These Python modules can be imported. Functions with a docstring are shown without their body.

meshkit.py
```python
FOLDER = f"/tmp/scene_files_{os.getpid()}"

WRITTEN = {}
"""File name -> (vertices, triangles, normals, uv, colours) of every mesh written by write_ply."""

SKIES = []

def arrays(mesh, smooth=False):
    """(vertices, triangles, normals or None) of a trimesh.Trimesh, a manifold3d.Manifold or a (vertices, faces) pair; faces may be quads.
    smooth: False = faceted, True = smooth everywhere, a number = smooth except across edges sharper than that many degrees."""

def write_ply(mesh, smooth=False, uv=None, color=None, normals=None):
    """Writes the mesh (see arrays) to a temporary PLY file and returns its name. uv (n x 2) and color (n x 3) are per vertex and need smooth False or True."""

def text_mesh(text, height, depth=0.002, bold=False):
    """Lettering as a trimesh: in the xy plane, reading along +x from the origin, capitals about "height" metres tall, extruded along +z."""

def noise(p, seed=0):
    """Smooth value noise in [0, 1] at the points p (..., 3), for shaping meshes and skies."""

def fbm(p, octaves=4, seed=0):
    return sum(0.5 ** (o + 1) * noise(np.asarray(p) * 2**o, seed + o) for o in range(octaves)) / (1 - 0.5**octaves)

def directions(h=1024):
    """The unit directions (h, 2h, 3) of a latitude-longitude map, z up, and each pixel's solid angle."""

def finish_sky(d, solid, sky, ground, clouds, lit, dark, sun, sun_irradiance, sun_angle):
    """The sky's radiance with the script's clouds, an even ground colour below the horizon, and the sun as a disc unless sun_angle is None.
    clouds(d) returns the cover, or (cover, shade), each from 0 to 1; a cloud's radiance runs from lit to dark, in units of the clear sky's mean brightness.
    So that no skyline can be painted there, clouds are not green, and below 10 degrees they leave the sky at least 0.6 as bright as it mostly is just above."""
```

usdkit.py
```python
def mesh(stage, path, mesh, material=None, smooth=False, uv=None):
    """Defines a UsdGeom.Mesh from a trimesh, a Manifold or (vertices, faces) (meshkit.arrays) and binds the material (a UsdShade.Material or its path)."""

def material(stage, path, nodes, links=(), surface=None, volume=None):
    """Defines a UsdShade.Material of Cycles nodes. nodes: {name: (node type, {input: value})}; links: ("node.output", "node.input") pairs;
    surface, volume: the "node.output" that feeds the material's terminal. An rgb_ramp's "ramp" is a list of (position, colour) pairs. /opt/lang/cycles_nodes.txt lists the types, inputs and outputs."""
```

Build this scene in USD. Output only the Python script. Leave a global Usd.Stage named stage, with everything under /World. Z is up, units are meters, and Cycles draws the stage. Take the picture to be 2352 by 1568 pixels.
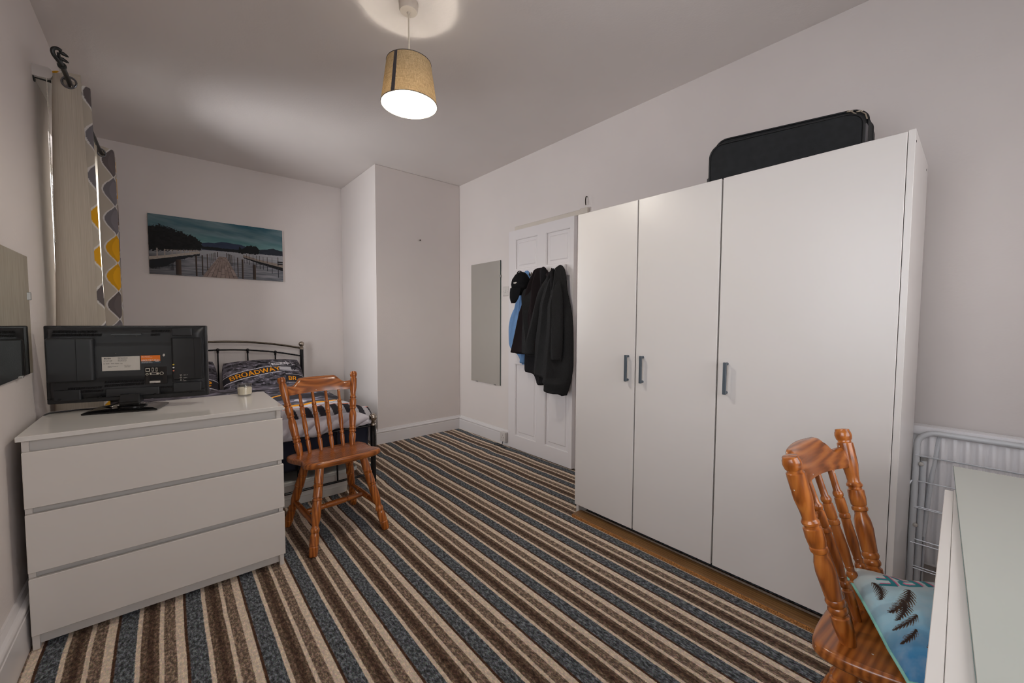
import math, random
import numpy as np, trimesh, shapely, usdkit, meshkit
import manifold3d as m3
from scipy.interpolate import CubicSpline, PchipInterpolator
from shapely.geometry import Polygon
from pxr import Usd, UsdGeom, UsdLux, UsdShade, Sdf, Gf, Vt

random.seed(7)
rng = np.random.default_rng(7)
PI = math.pi
stage = Usd.Stage.CreateInMemory()
UsdGeom.SetStageUpAxis(stage, UsdGeom.Tokens.z)
UsdGeom.SetStageMetersPerUnit(stage, 1.0)
UsdGeom.Xform.Define(stage, '/World')
UsdGeom.Scope.Define(stage, '/World/Looks')

# ------------------------------------------------------------------ camera, sky, daylight, exposure
EXPOSURE = 0.0
CAM_H = 1.1865
cam = UsdGeom.Camera.Define(stage, '/World/Camera')
cam.CreateHorizontalApertureAttr(36.0)
cam.CreateVerticalApertureAttr(24.0)
cam.CreateFocalLengthAttr(36.0 * 923.54 / 2352)
cam.CreateClippingRangeAttr(Gf.Vec2f(0.01, 100))
cam.CreateExposureAttr(EXPOSURE)
yaw, pitch, roll = 0.7119, -0.0499, 0.0044
f0 = np.array([math.sin(yaw), math.cos(yaw), 0]); r0 = np.array([math.cos(yaw), -math.sin(yaw), 0]); u0 = np.array([0, 0, 1.0])
fw = math.cos(pitch) * f0 + math.sin(pitch) * u0
u2 = -math.sin(pitch) * f0 + math.cos(pitch) * u0
rt = math.cos(roll) * r0 + math.sin(roll) * u2
up = -math.sin(roll) * r0 + math.cos(roll) * u2
cam.AddTransformOp().Set(Gf.Matrix4d(*rt, 0, *up, 0, *(-fw), 0, 0, 0, CAM_H, 1))

dome = UsdLux.DomeLight.Define(stage, '/World/sky')
dome.CreateIntensityAttr(1.0)
dome.CreateColorAttr(Gf.Vec3f(0.80, 0.88, 1.0))

# the room's two windows are in the left wall (x = XL); daylight enters through them
XL, XR, YB, YC, XC, ZC, YF = -0.427, 2.463, 4.687, 3.737, 1.523, 2.648, -1.05
WIN = [(3.17, 4.0, 0.92, 2.16), (-0.45, 0.95, 0.92, 2.16)]
DAY = [16.0, 2.5]
SOUTH, DAY_S = (0.0, 1.9, 0.92, 2.16), 2.05      # a third window, in the wall behind the camera
DAYCOL = [(1.0, 1.0, 1.01), (1.02, 0.985, 0.97), (1.16, 0.96, 0.80)]
for k, (a, b, c, d) in enumerate(WIN):
    L = UsdLux.RectLight.Define(stage, f'/World/daylight_{k + 1}')
    L.CreateWidthAttr(d - c); L.CreateHeightAttr(b - a)
    L.CreateIntensityAttr(DAY[k]); L.CreateColorAttr(Gf.Vec3f(*DAYCOL[k]))
    L.AddTranslateOp().Set(Gf.Vec3d(XL - 0.30, (a + b) / 2, (c + d) / 2))
    L.AddRotateYOp().Set(-90.0)
L = UsdLux.RectLight.Define(stage, '/World/daylight_3')
L.CreateWidthAttr(SOUTH[1] - SOUTH[0]); L.CreateHeightAttr(SOUTH[3] - SOUTH[2])
L.CreateIntensityAttr(DAY_S); L.CreateColorAttr(Gf.Vec3f(*DAYCOL[2]))
L.AddTranslateOp().Set(Gf.Vec3d((SOUTH[0] + SOUTH[1]) / 2, YF - 0.30, (SOUTH[2] + SOUTH[3]) / 2))
L.AddRotateXOp().Set(90.0)
BULB = 700.0      # emission of the bulb in the pendant lamp

# ------------------------------------------------------------------ helpers
def S(r, g, b):
    f = lambda c: (c / 255) / 12.92 if c <= 10 else ((c / 255 + 0.055) / 1.055) ** 2.4
    return np.array([f(r), f(g), f(b)])

def look(name): return f'/World/Looks/{name}'
def mat(name, nodes, links=(), surface='p.BSDF'):
    return usdkit.material(stage, look(name), nodes, links, surface=surface)

def plain(name, col, rough=0.5, metallic=0.0, bump=0.0, bscale=200.0, vary=0.0, vscale=6.0, spec=0.5, **kw):
    """A plain material with optional tonal variation and fine relief."""
    nodes = {'p': ('principled_bsdf', {'base_color': tuple(col), 'roughness': rough, 'metallic': metallic, 'specular_ior_level': spec, **kw}),
             'g': ('texture_coordinate', {})}
    links = []
    if vary:
        nodes['v'] = ('noise_texture', {'scale': vscale, 'detail': 4.0})
        nodes['r'] = ('rgb_ramp', {'ramp': [(0.25, tuple(np.array(col) * (1 - vary))), (0.75, tuple(np.minimum(np.array(col) * (1 + vary), 1)))]})
        links += [('g.object', 'v.vector'), ('v.fac', 'r.fac'), ('r.color', 'p.base_color')]
    if bump:
        nodes['n'] = ('noise_texture', {'scale': bscale, 'detail': 3.0})
        nodes['b'] = ('bump', {'strength': bump, 'distance': 0.002})
        links += [('g.object', 'n.vector'), ('n.fac', 'b.height'), ('b.normal', 'p.normal')]
    return mat(name, nodes, links)

def painted(name, rough=0.8, bump=0.25, bscale=600.0, spec=0.3, sheen=0.0, trans=0.0):
    """Colour from the mesh's own 'paint' primvar: flat prints."""
    nodes = {'a': ('attribute', {'attribute': 'paint'}), 'p': ('principled_bsdf', {'roughness': rough, 'specular_ior_level': spec, 'sheen_weight': sheen}),
             'g': ('texture_coordinate', {}), 'n': ('noise_texture', {'scale': bscale, 'detail': 2.0}), 'b': ('bump', {'strength': bump, 'distance': 0.001})}
    links = [('a.color', 'p.base_color'), ('g.object', 'n.vector'), ('n.fac', 'b.height'), ('b.normal', 'p.normal')]
    if trans:
        nodes['t'] = ('translucent_bsdf', {}); nodes['m'] = ('mix_closure', {'fac': trans})
        links += [('a.color', 't.color'), ('p.BSDF', 'm.closure1'), ('t.BSDF', 'm.closure2')]
        return mat(name, nodes, links, surface='m.closure')
    return mat(name, nodes, links)

def wood(name, axis, dark, mid, light, rough=0.25, specks=True):
    sc = {'x': (3.0, 46, 46), 'y': (46, 3.0, 46), 'z': (46, 46, 3.0)}[axis]
    return mat(name, {
        'g': ('texture_coordinate', {}), 'o': ('object_info', {}),
        'm': ('mapping', {'scale': sc}),
        'n': ('noise_texture', {'scale': 1.3, 'detail': 5.0, 'roughness': 0.62, 'distortion': 0.35}),
        'w': ('wave_texture', {'scale': 0.45, 'distortion': 5.0, 'detail': 3.0, 'detail_scale': 1.2, 'bands_direction': {'x': 'y', 'y': 'x', 'z': 'x'}[axis]}),
        'mx': ('mix_float', {'fac': 0.32}),
        'r': ('rgb_ramp', {'ramp': [(0.15, tuple(dark)), (0.5, tuple(mid)), (0.85, tuple(light))]}),
        'n2': ('noise_texture', {'scale': 5.0, 'detail': 3.0}),
        'r2': ('rgb_ramp', {'ramp': [(0.3, (0.80, 0.74, 0.70)), (0.65, (1, 1, 1))]}),
        'mm': ('mix_color', {'blend_type': 'multiply', 'fac': 1.0}),
        'vo': ('voronoi_texture', {'scale': 55.0}), 'vl': ('math', {'math_type': 'less_than', 'value2': 0.13}), 'vs': ('separate_color', {}), 'vr': ('math', {'math_type': 'less_than', 'value2': 0.10 if specks else -1.0}),
        'vm': ('math', {'math_type': 'multiply'}), 'sp': ('mix_color', {'b': tuple(S(214, 206, 196))}),
        'b': ('bump', {'strength': 0.12, 'distance': 0.001}),
        'p': ('principled_bsdf', {'roughness': rough, 'coat_weight': 0.35, 'coat_roughness': 0.12})},
        [('g.object', 'm.vector'), ('m.vector', 'n.vector'), ('m.vector', 'w.vector'), ('n.fac', 'mx.a'), ('w.fac', 'mx.b'), ('mx.result', 'r.fac'),
         ('g.object', 'n2.vector'), ('n2.fac', 'r2.fac'), ('r.color', 'mm.a'), ('r2.color', 'mm.b'), ('g.object', 'vo.vector'), ('vo.distance', 'vl.value1'), ('vo.color', 'vs.color'), ('vs.r', 'vr.value1'), ('vl.value', 'vm.value1'), ('vr.value', 'vm.value2'),
         ('vm.value', 'sp.fac'), ('mm.result', 'sp.a'), ('sp.result', 'p.base_color'), ('n.fac', 'b.height'), ('b.normal', 'p.normal')])

used = {}
def numbered(parent, name):
    k = used.get((parent, name), 0); used[(parent, name)] = k + 1
    return f'{parent}/{name}' if k == 0 else f'{parent}/{name}_{k:03d}'

def meta(prim, label=None, cat=None, group=None, kind=None):
    for k, v in (('label', label), ('category', cat), ('group', group), ('kind', kind)):
        if v: prim.SetCustomDataByKey(k, v)

class Thing:
    def __init__(s, path, inv): s.path, s.inv = path, inv
    @property
    def prim(s): return stage.GetPrimAtPath(s.path)

def thing(name, label, cat, loc=(0, 0, 0), rotz=0.0, group=None, kind=None):
    """An Xform at the thing's base; its parts are its children."""
    path = numbered('/World', name)
    x = UsdGeom.Xform.Define(stage, path)
    x.AddTranslateOp().Set(Gf.Vec3d(*map(float, loc)))
    x.AddRotateZOp().Set(float(math.degrees(rotz)))
    meta(x.GetPrim(), label, cat, group, kind)
    T = trimesh.transformations.translation_matrix(loc) @ trimesh.transformations.rotation_matrix(rotz, [0, 0, 1])
    return Thing(path, np.linalg.inv(T))

def tm(mesh):
    if isinstance(mesh, trimesh.Trimesh): return mesh
    if isinstance(mesh, (list, tuple)) and len(mesh) and isinstance(mesh[0], trimesh.Trimesh): return trimesh.util.concatenate(list(mesh))
    v, f, _ = meshkit.arrays(mesh)
    return trimesh.Trimesh(v, f, process=False)

def part(parent, name, mesh, material, local=False, smooth=30, paint=None, label=None, kind=None):
    """One mesh of the scene under a thing (or a part of it); vertices in world coordinates unless local."""
    mesh = tm(mesh)
    if not local: mesh = mesh.copy(); mesh.apply_transform(parent.inv)
    path = numbered(parent.path, name)
    return _define(path, mesh, material, smooth, paint, label, None, None, kind, parent.inv)

def _define(path, mesh, material, smooth, paint, label, cat, group, kind, inv):
    if paint is not None: smooth = True if smooth else False
    m = usdkit.mesh(stage, path, mesh, look(material), smooth=smooth)
    if paint is not None:
        UsdGeom.PrimvarsAPI(m).CreatePrimvar('paint', Sdf.ValueTypeNames.Color3fArray, 'vertex').Set(Vt.Vec3fArray.FromNumpy(np.asarray(paint, np.float32)))
    meta(m.GetPrim(), label, cat, group, kind)
    return Thing(path, inv)

def single(name, mesh, material, label=None, cat=None, kind=None, smooth=30, paint=None, group=None):
    """A top-level thing that is one mesh."""
    return _define(numbered('/World', name), tm(mesh), material, smooth, paint, label, cat, group, kind, np.eye(4))

def struct(name, mesh, material, smooth=30):
    return single(name, mesh, material, kind='structure', smooth=smooth)

def box(x0, x1, y0, y1, z0, z1, c=0.0):
    """A box with chamfered edges."""
    x0, x1 = min(x0, x1), max(x0, x1); y0, y1 = min(y0, y1), max(y0, y1); z0, z1 = min(z0, z1), max(z0, z1)
    if c <= 0:
        return trimesh.creation.box(bounds=[(x0, y0, z0), (x1, y1, z1)])
    c = min(c, 0.45 * min(x1 - x0, y1 - y0, z1 - z0))
    P = []
    for x, sx in ((x0, 1), (x1, -1)):
        for y, sy in ((y0, 1), (y1, -1)):
            for z, sz in ((z0, 1), (z1, -1)):
                P += [(x, y + sy * c, z + sz * c), (x + sx * c, y, z + sz * c), (x + sx * c, y + sy * c, z)]
    return trimesh.convex.convex_hull(np.array(P))

def rbox(x0, x1, y0, y1, z0, z1, r, n=12):
    """A box with round edges of radius r."""
    s = trimesh.creation.uv_sphere(r, count=[n // 2 + 1, n])
    P = []
    for x in (x0 + r, x1 - r):
        for y in (y0 + r, y1 - r):
            for z in (z0 + r, z1 - r):
                P.append(s.vertices + (x, y, z))
    return trimesh.convex.convex_hull(np.vstack(P))

def frame_of(d):
    d = np.asarray(d, float); d = d / np.linalg.norm(d)
    a = np.cross(d, [0, 0, 1.0] if abs(d[2]) < 0.9 else [1.0, 0, 0]); a /= np.linalg.norm(a)
    return a, np.cross(d, a), d

def tube(pts, r, n=10, closed=False, caps=True):
    """A swept round tube; r may be one radius or one per point."""
    p = np.asarray(pts, float); m = len(p)
    R = np.broadcast_to(np.asarray(r, float), (m,))
    t = np.roll(p, -1, 0) - np.roll(p, 1, 0) if closed else np.gradient(p, axis=0)
    t /= np.linalg.norm(t, axis=1, keepdims=True) + 1e-12
    a = frame_of(t[0])[0]; A = []
    for i in range(m):
        a = a - t[i] * (a @ t[i]); a /= np.linalg.norm(a) + 1e-12; A.append(a)
    A = np.array(A); B = np.cross(t, A)
    an = np.arange(n) * 2 * PI / n
    v = p[:, None] + R[:, None, None] * (np.cos(an)[None, :, None] * A[:, None] + np.sin(an)[None, :, None] * B[:, None])
    v = v.reshape(-1, 3); F = []
    rows = m if closed else m - 1
    for i in range(rows):
        i2 = (i + 1) % m
        for j in range(n):
            j2 = (j + 1) % n
            F += [(i * n + j, i * n + j2, i2 * n + j2), (i * n + j, i2 * n + j2, i2 * n + j)]
    if not closed and caps:
        v = np.vstack([v, p[0], p[-1]]); c0, c1 = m * n, m * n + 1
        for j in range(n):
            j2 = (j + 1) % n
            F += [(c0, j2, j), (c1, (m - 1) * n + j, (m - 1) * n + j2)]
    return trimesh.Trimesh(v, np.array(F), process=False)

def spline(pts, n=40, closed=False):
    p = np.asarray(pts, float)
    if closed: p = np.vstack([p, p[:1]])
    d = np.r_[0, np.cumsum(np.linalg.norm(np.diff(p, axis=0), axis=1))]
    cs = CubicSpline(d, p, bc_type='periodic' if closed else 'natural')
    return cs(np.linspace(0, d[-1], n + (1 if closed else 0)))[: n]

def turned(p0, p1, prof, n=18, smooth_n=4):
    """A turned piece from p0 to p1; prof: (position 0-1, radius)."""
    p0, p1 = np.asarray(p0, float), np.asarray(p1, float)
    t, r = np.array(prof, float).T
    return tube(p0 + (p1 - p0) * t[:, None], r, n)

def ball(c, r, s=(1, 1, 1), n=3):
    m = trimesh.creation.icosphere(n, r); m.apply_scale(s); m.apply_translation(c); return m

def cyl(p0, p1, r, n=20): return tube([p0, p1], r, n)

def torus(c, axis, R, r, n=28, k=10):
    a, b, _ = frame_of(axis)
    th = np.arange(n) * 2 * PI / n
    return tube(np.asarray(c) + R * (np.cos(th)[:, None] * a + np.sin(th)[:, None] * b), r, k, closed=True)

def grid(P):
    """Quads over a (rows, cols, 3) array of points."""
    h, w = P.shape[:2]
    i, j = np.meshgrid(np.arange(h - 1), np.arange(w - 1), indexing='ij')
    a = (i * w + j).ravel()
    F = np.vstack([np.c_[a, a + 1, a + w + 1], np.c_[a, a + w + 1, a + w]])
    return trimesh.Trimesh(P.reshape(-1, 3), F, process=False)

def grid_normals(P):
    n = np.cross(np.gradient(P, axis=1), np.gradient(P, axis=0))
    return n / (np.linalg.norm(n, axis=-1, keepdims=True) + 1e-12)

def solid_grid(P, th):
    """A sheet of thickness th under the grid P, closed all round (the first half of the vertices is P)."""
    h, w = P.shape[:2]
    Q = P - grid_normals(P) * th
    a, b = grid(P), grid(Q)
    N = h * w
    rim = np.r_[np.arange(w), np.arange(1, h) * w + w - 1, (h - 1) * w + np.arange(w - 2, -1, -1), np.arange(h - 2, 0, -1) * w]
    r2 = np.roll(rim, -1)
    side = np.vstack([np.c_[rim, rim + N, r2 + N], np.c_[rim, r2 + N, r2]])
    return trimesh.Trimesh(np.vstack([a.vertices, b.vertices]), np.vstack([a.faces, b.faces[:, ::-1] + N, side]), process=False)

def prism(poly, lo, hi, axis):
    """A polygon (2D points or shapely) extruded along x, y or z. For x the polygon is in (y, z), for y in (x, z)."""
    if not hasattr(poly, 'exterior'): poly = Polygon(poly)
    m = trimesh.creation.extrude_polygon(poly, hi - lo, engine='earcut')
    v = m.vertices.copy(); v[:, 2] += lo
    if axis == 'x': v = v[:, [2, 0, 1]]
    elif axis == 'y': v = np.c_[v[:, 0], v[:, 2], v[:, 1]]
    m = trimesh.Trimesh(v, m.faces, process=False)
    if axis == 'y': m.invert()
    return m

def place(mesh, origin, ex, ey, ez):
    """Carries a mesh from its own axes to the world axes given."""
    m = tm(mesh).copy(); M = np.eye(4); M[:3, 0], M[:3, 1], M[:3, 2], M[:3, 3] = ex, ey, ez, origin
    m.apply_transform(M); return m

def text_poly(text, height, bold=False):
    m = meshkit.text_mesh(text, height, 0.001, bold)
    f = m.faces[(m.face_normals[:, 2] > 0.9)]
    return shapely.union_all([Polygon(m.vertices[t][:, :2]).buffer(1e-6) for t in f])

def inside(poly, U, V):
    shapely.prepare(poly); return shapely.contains_xy(poly, U, V)

def noise2(x, y, seed=0, octaves=3): return meshkit.fbm(np.stack([x, y, np.full_like(x, 0.37)], -1), octaves, seed)

# ------------------------------------------------------------------ materials
def wallpaint(name, col, amount=0.03):
    return mat(name, {'g': ('texture_coordinate', {}), 'n': ('noise_texture', {'scale': 1.3, 'detail': 4.0}),
                      'r': ('rgb_ramp', {'ramp': [(0.3, tuple(np.array(col) * (1 - amount))), (0.7, tuple(np.array(col) * (1 + amount)))]}),
                      'n2': ('noise_texture', {'scale': 90.0, 'detail': 4.0}), 'n3': ('noise_texture', {'scale': 2.2, 'detail': 2.0}),
                      'ad': ('math', {'math_type': 'multiply_add', 'value2': 6.0}),
                      'b': ('bump', {'strength': 0.18, 'distance': 0.003}), 'p': ('principled_bsdf', {'roughness': 0.62, 'specular_ior_level': 0.3})},
               [('g.object', 'n.vector'), ('n.fac', 'r.fac'), ('r.color', 'p.base_color'), ('g.object', 'n2.vector'), ('g.object', 'n3.vector'),
                ('n3.fac', 'ad.value1'), ('n2.fac', 'ad.value3'), ('ad.value', 'b.height'), ('b.normal', 'p.normal')])
wallpaint('wall_paint', (0.71, 0.652, 0.625))
wallpaint('ceiling_paint', (0.70, 0.648, 0.62))
plain('gloss_white', (0.74, 0.71, 0.71), 0.28, bump=0.05, bscale=60)
plain('door_white', (0.74, 0.70, 0.70), 0.33, bump=0.12, bscale=45)
plain('head_strip', (0.62, 0.56, 0.49), 0.6, vary=0.05)
plain('furniture_white', (0.70, 0.665, 0.64), 0.32, bump=0.02, bscale=300)
plain('chest_white', (0.68, 0.64, 0.60), 0.22, bump=0.03, bscale=300)
plain('chest_top_white', (0.68, 0.655, 0.62), 0.10)
plain('chest_gap', (0.58, 0.555, 0.525), 0.5)
plain('wardrobe_inside', (0.60, 0.57, 0.54), 0.5)
plain('dark_gap', (0.05, 0.04, 0.03), 0.8)
plain('handle_grey', S(86, 96, 104), 0.42, metallic=0.35)
plain('black_plastic', S(31, 33, 36), 0.42, bump=0.2, bscale=900)
plain('black_plastic_smooth', S(24, 26, 29), 0.3)
plain('black_gloss', S(14, 14, 16), 0.06)
plain('slot_black', (0.004, 0.004, 0.005), 0.9)
plain('sticker_white', S(196, 190, 182), 0.5)
plain('sticker_orange', S(226, 116, 24), 0.45)
plain('sticker_teal', S(44, 62, 74), 0.45)
plain('ink_black', S(40, 38, 38), 0.7)
plain('ink_white', S(225, 220, 214), 0.6)
plain('port_metal', S(190, 184, 170), 0.35, metallic=0.6)
plain('port_yellow', S(220, 190, 60), 0.4)
plain('port_white', S(225, 225, 225), 0.4)
plain('port_red', S(210, 120, 90), 0.4)
plain('cable_black', S(18, 18, 19), 0.5)
plain('bed_black', S(20, 20, 23), 0.22)
plain('nickel', S(176, 166, 154), 0.22, metallic=1.0)
plain('nickel_dull', S(120, 110, 98), 0.25, metallic=1.0)
plain('mattress_navy', S(22, 27, 46), 0.85, bump=0.3, bscale=500, vary=0.15)
plain('sheet_white', S(206, 202, 210), 0.85, bump=0.2, bscale=40)
plain('plastic_box', S(196, 192, 186), 0.4)
plain('plastic_lid', S(176, 176, 172), 0.35)
plain('mirror_glass', (0.80, 0.83, 0.80), 0.012, metallic=1.0)
plain('mirror_edge', S(70, 84, 82), 0.2)
plain('clip_clear', S(150, 148, 145), 0.2)
plain('rod_black', S(28, 31, 30), 0.4)
plain('eyelet_metal', S(120, 122, 126), 0.3, metallic=0.9)
plain('blind_white', S(198, 192, 188), 0.45)
plain('chain_white', S(215, 208, 198), 0.35)
plain('socket_white', S(206, 200, 196), 0.3)
plain('cloth_charcoal', S(46, 46, 47), 0.95, bump=0.6, bscale=420, vary=0.15, vscale=160, spec=0.1)
plain('cloth_black', S(34, 33, 35), 0.95, bump=0.6, bscale=420, vary=0.15, vscale=160, spec=0.1)
plain('cloth_plum', S(42, 36, 38), 0.95, bump=0.5, bscale=420, spec=0.1)
plain('cloth_blue', S(106, 144, 190), 0.85, bump=0.3, bscale=300, vary=0.08)
plain('cap_black', S(17, 17, 19), 0.9, bump=0.4, bscale=500, spec=0.15)
plain('suitcase_fabric', S(28, 30, 32), 0.9, bump=0.6, bscale=500, vary=0.25, vscale=40)
plain('suitcase_trim', S(15, 16, 18), 0.55)
plain('suitcase_grey', S(78, 76, 78), 0.7, bump=0.3, bscale=300)
plain('zip_metal', S(196, 186, 170), 0.3, metallic=0.9)
plain('radiator_white', (0.80, 0.78, 0.79), 0.35)
plain('airer_grey', S(206, 208, 211), 0.35)
plain('airer_wire', S(216, 219, 224), 0.3, metallic=0.3)
plain('glass_top', S(190, 194, 186), 0.05)
plain('glass_edge', S(96, 122, 118), 0.12)
plain('desk_white', (0.74, 0.71, 0.67), 0.25)
plain('wax', S(236, 226, 204), 0.5)
plain('wick', S(30, 26, 24), 0.9)
plain('ceiling_rose', S(188, 178, 168), 0.35)
plain('flex_white', S(205, 196, 182), 0.45)
plain('shade_stripe', S(70, 66, 70), 0.8)
plain('shade_wire', S(90, 84, 76), 0.4)
plain('nail_metal', S(60, 54, 48), 0.5, metallic=0.6)
plain('paint_fleck', S(214, 206, 198), 0.6)
plain('cushion_piping', S(142, 204, 190), 0.8)
plain('window_upvc', (0.78, 0.78, 0.77), 0.3)
wood('pine_x', 'x', S(90, 44, 14), S(162, 91, 36), S(200, 124, 58))
wood('pine_y', 'y', S(90, 44, 14), S(162, 91, 36), S(200, 124, 58))
wood('pine_z', 'z', S(92, 44, 12), S(172, 96, 36), S(210, 132, 60))
wood('board_wood', 'y', S(104, 70, 38), S(140, 102, 62), S(160, 122, 78), 0.55, False)
mat('board_edge', {'g': ('texture_coordinate', {}), 'n': ('noise_texture', {'scale': 260.0, 'detail': 3.0}),
                   'r': ('rgb_ramp', {'ramp': [(0.3, tuple(S(110, 62, 24))), (0.7, tuple(S(214, 148, 80)))]}), 'p': ('principled_bsdf', {'roughness': 0.8})},
    [('g.object', 'n.vector'), ('n.fac', 'r.fac'), ('r.color', 'p.base_color')])
mat('pane', {'t': ('transparent_bsdf', {}), 'q': ('glossy_bsdf', {'roughness': 0.0}), 'f': ('fresnel', {'IOR': 1.45}), 'm': ('mix_closure', {})},
    [('f.fac', 'm.fac'), ('t.BSDF', 'm.closure1'), ('q.BSDF', 'm.closure2')], surface='m.closure')
mat('tumbler_glass', {'t': ('transparent_bsdf', {'color': (0.97, 0.97, 0.96)}), 'q': ('glossy_bsdf', {'roughness': 0.02}), 'm': ('mix_closure', {'fac': 0.07})},
    [('t.BSDF', 'm.closure1'), ('q.BSDF', 'm.closure2')], surface='m.closure')
mat('bulb_glow', {'e': ('emission', {'color': (1.0, 0.93, 0.81), 'strength': BULB})}, [], surface='e.emission')
mat('shade_linen', {'g': ('texture_coordinate', {}), 'm1': ('mapping', {'scale': (40, 40, 900)}), 'm2': ('mapping', {'scale': (500, 500, 14)}),
                    'n1': ('noise_texture', {'scale': 1.0, 'detail': 2.0}), 'n2': ('noise_texture', {'scale': 1.0, 'detail': 2.0}), 'mx': ('mix_float', {'fac': 0.5}),
                    'r': ('rgb_ramp', {'ramp': [(0.3, tuple(S(158, 132, 96))), (0.7, tuple(S(228, 204, 162)))]}),
                    'd': ('diffuse_bsdf', {}), 't': ('translucent_bsdf', {}), 'm': ('mix_closure', {'fac': 0.15})},
    [('g.object', 'm1.vector'), ('g.object', 'm2.vector'), ('m1.vector', 'n1.vector'), ('m2.vector', 'n2.vector'), ('n1.fac', 'mx.a'), ('n2.fac', 'mx.b'), ('mx.result', 'r.fac'),
     ('r.color', 'd.color'), ('r.color', 't.color'), ('d.BSDF', 'm.closure1'), ('t.BSDF', 'm.closure2')], surface='m.closure')
mat('shade_lining', {'d': ('diffuse_bsdf', {'color': (0.86, 0.84, 0.80)}), 't': ('translucent_bsdf', {'color': (0.8, 0.72, 0.6)}), 'm': ('mix_closure', {'fac': 0.06})},
    [('d.BSDF', 'm.closure1'), ('t.BSDF', 'm.closure2')], surface='m.closure')
painted('print_canvas', 0.7, 0.15, 900)
painted('print_bedding', 0.85, 0.25, 400)
painted('print_cushion', 0.8, 0.2, 500)
painted('print_curtain', 0.85, 0.2, 700, trans=0.05)
mat('curtain_lining', {'g': ('texture_coordinate', {}), 'm1': ('mapping', {'scale': (300, 300, 6)}), 'n': ('noise_texture', {'scale': 1.0, 'detail': 3.0}),
                       'r': ('rgb_ramp', {'ramp': [(0.3, tuple(S(178, 168, 154))), (0.7, tuple(S(190, 181, 167)))]}),
                       'd': ('diffuse_bsdf', {}), 't': ('translucent_bsdf', {}), 'm': ('mix_closure', {'fac': 0.04})},
    [('g.object', 'm1.vector'), ('m1.vector', 'n.vector'), ('n.fac', 'r.fac'), ('r.color', 'd.color'), ('r.color', 't.color'), ('d.BSDF', 'm.closure1'), ('t.BSDF', 'm.closure2')], surface='m.closure')

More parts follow.
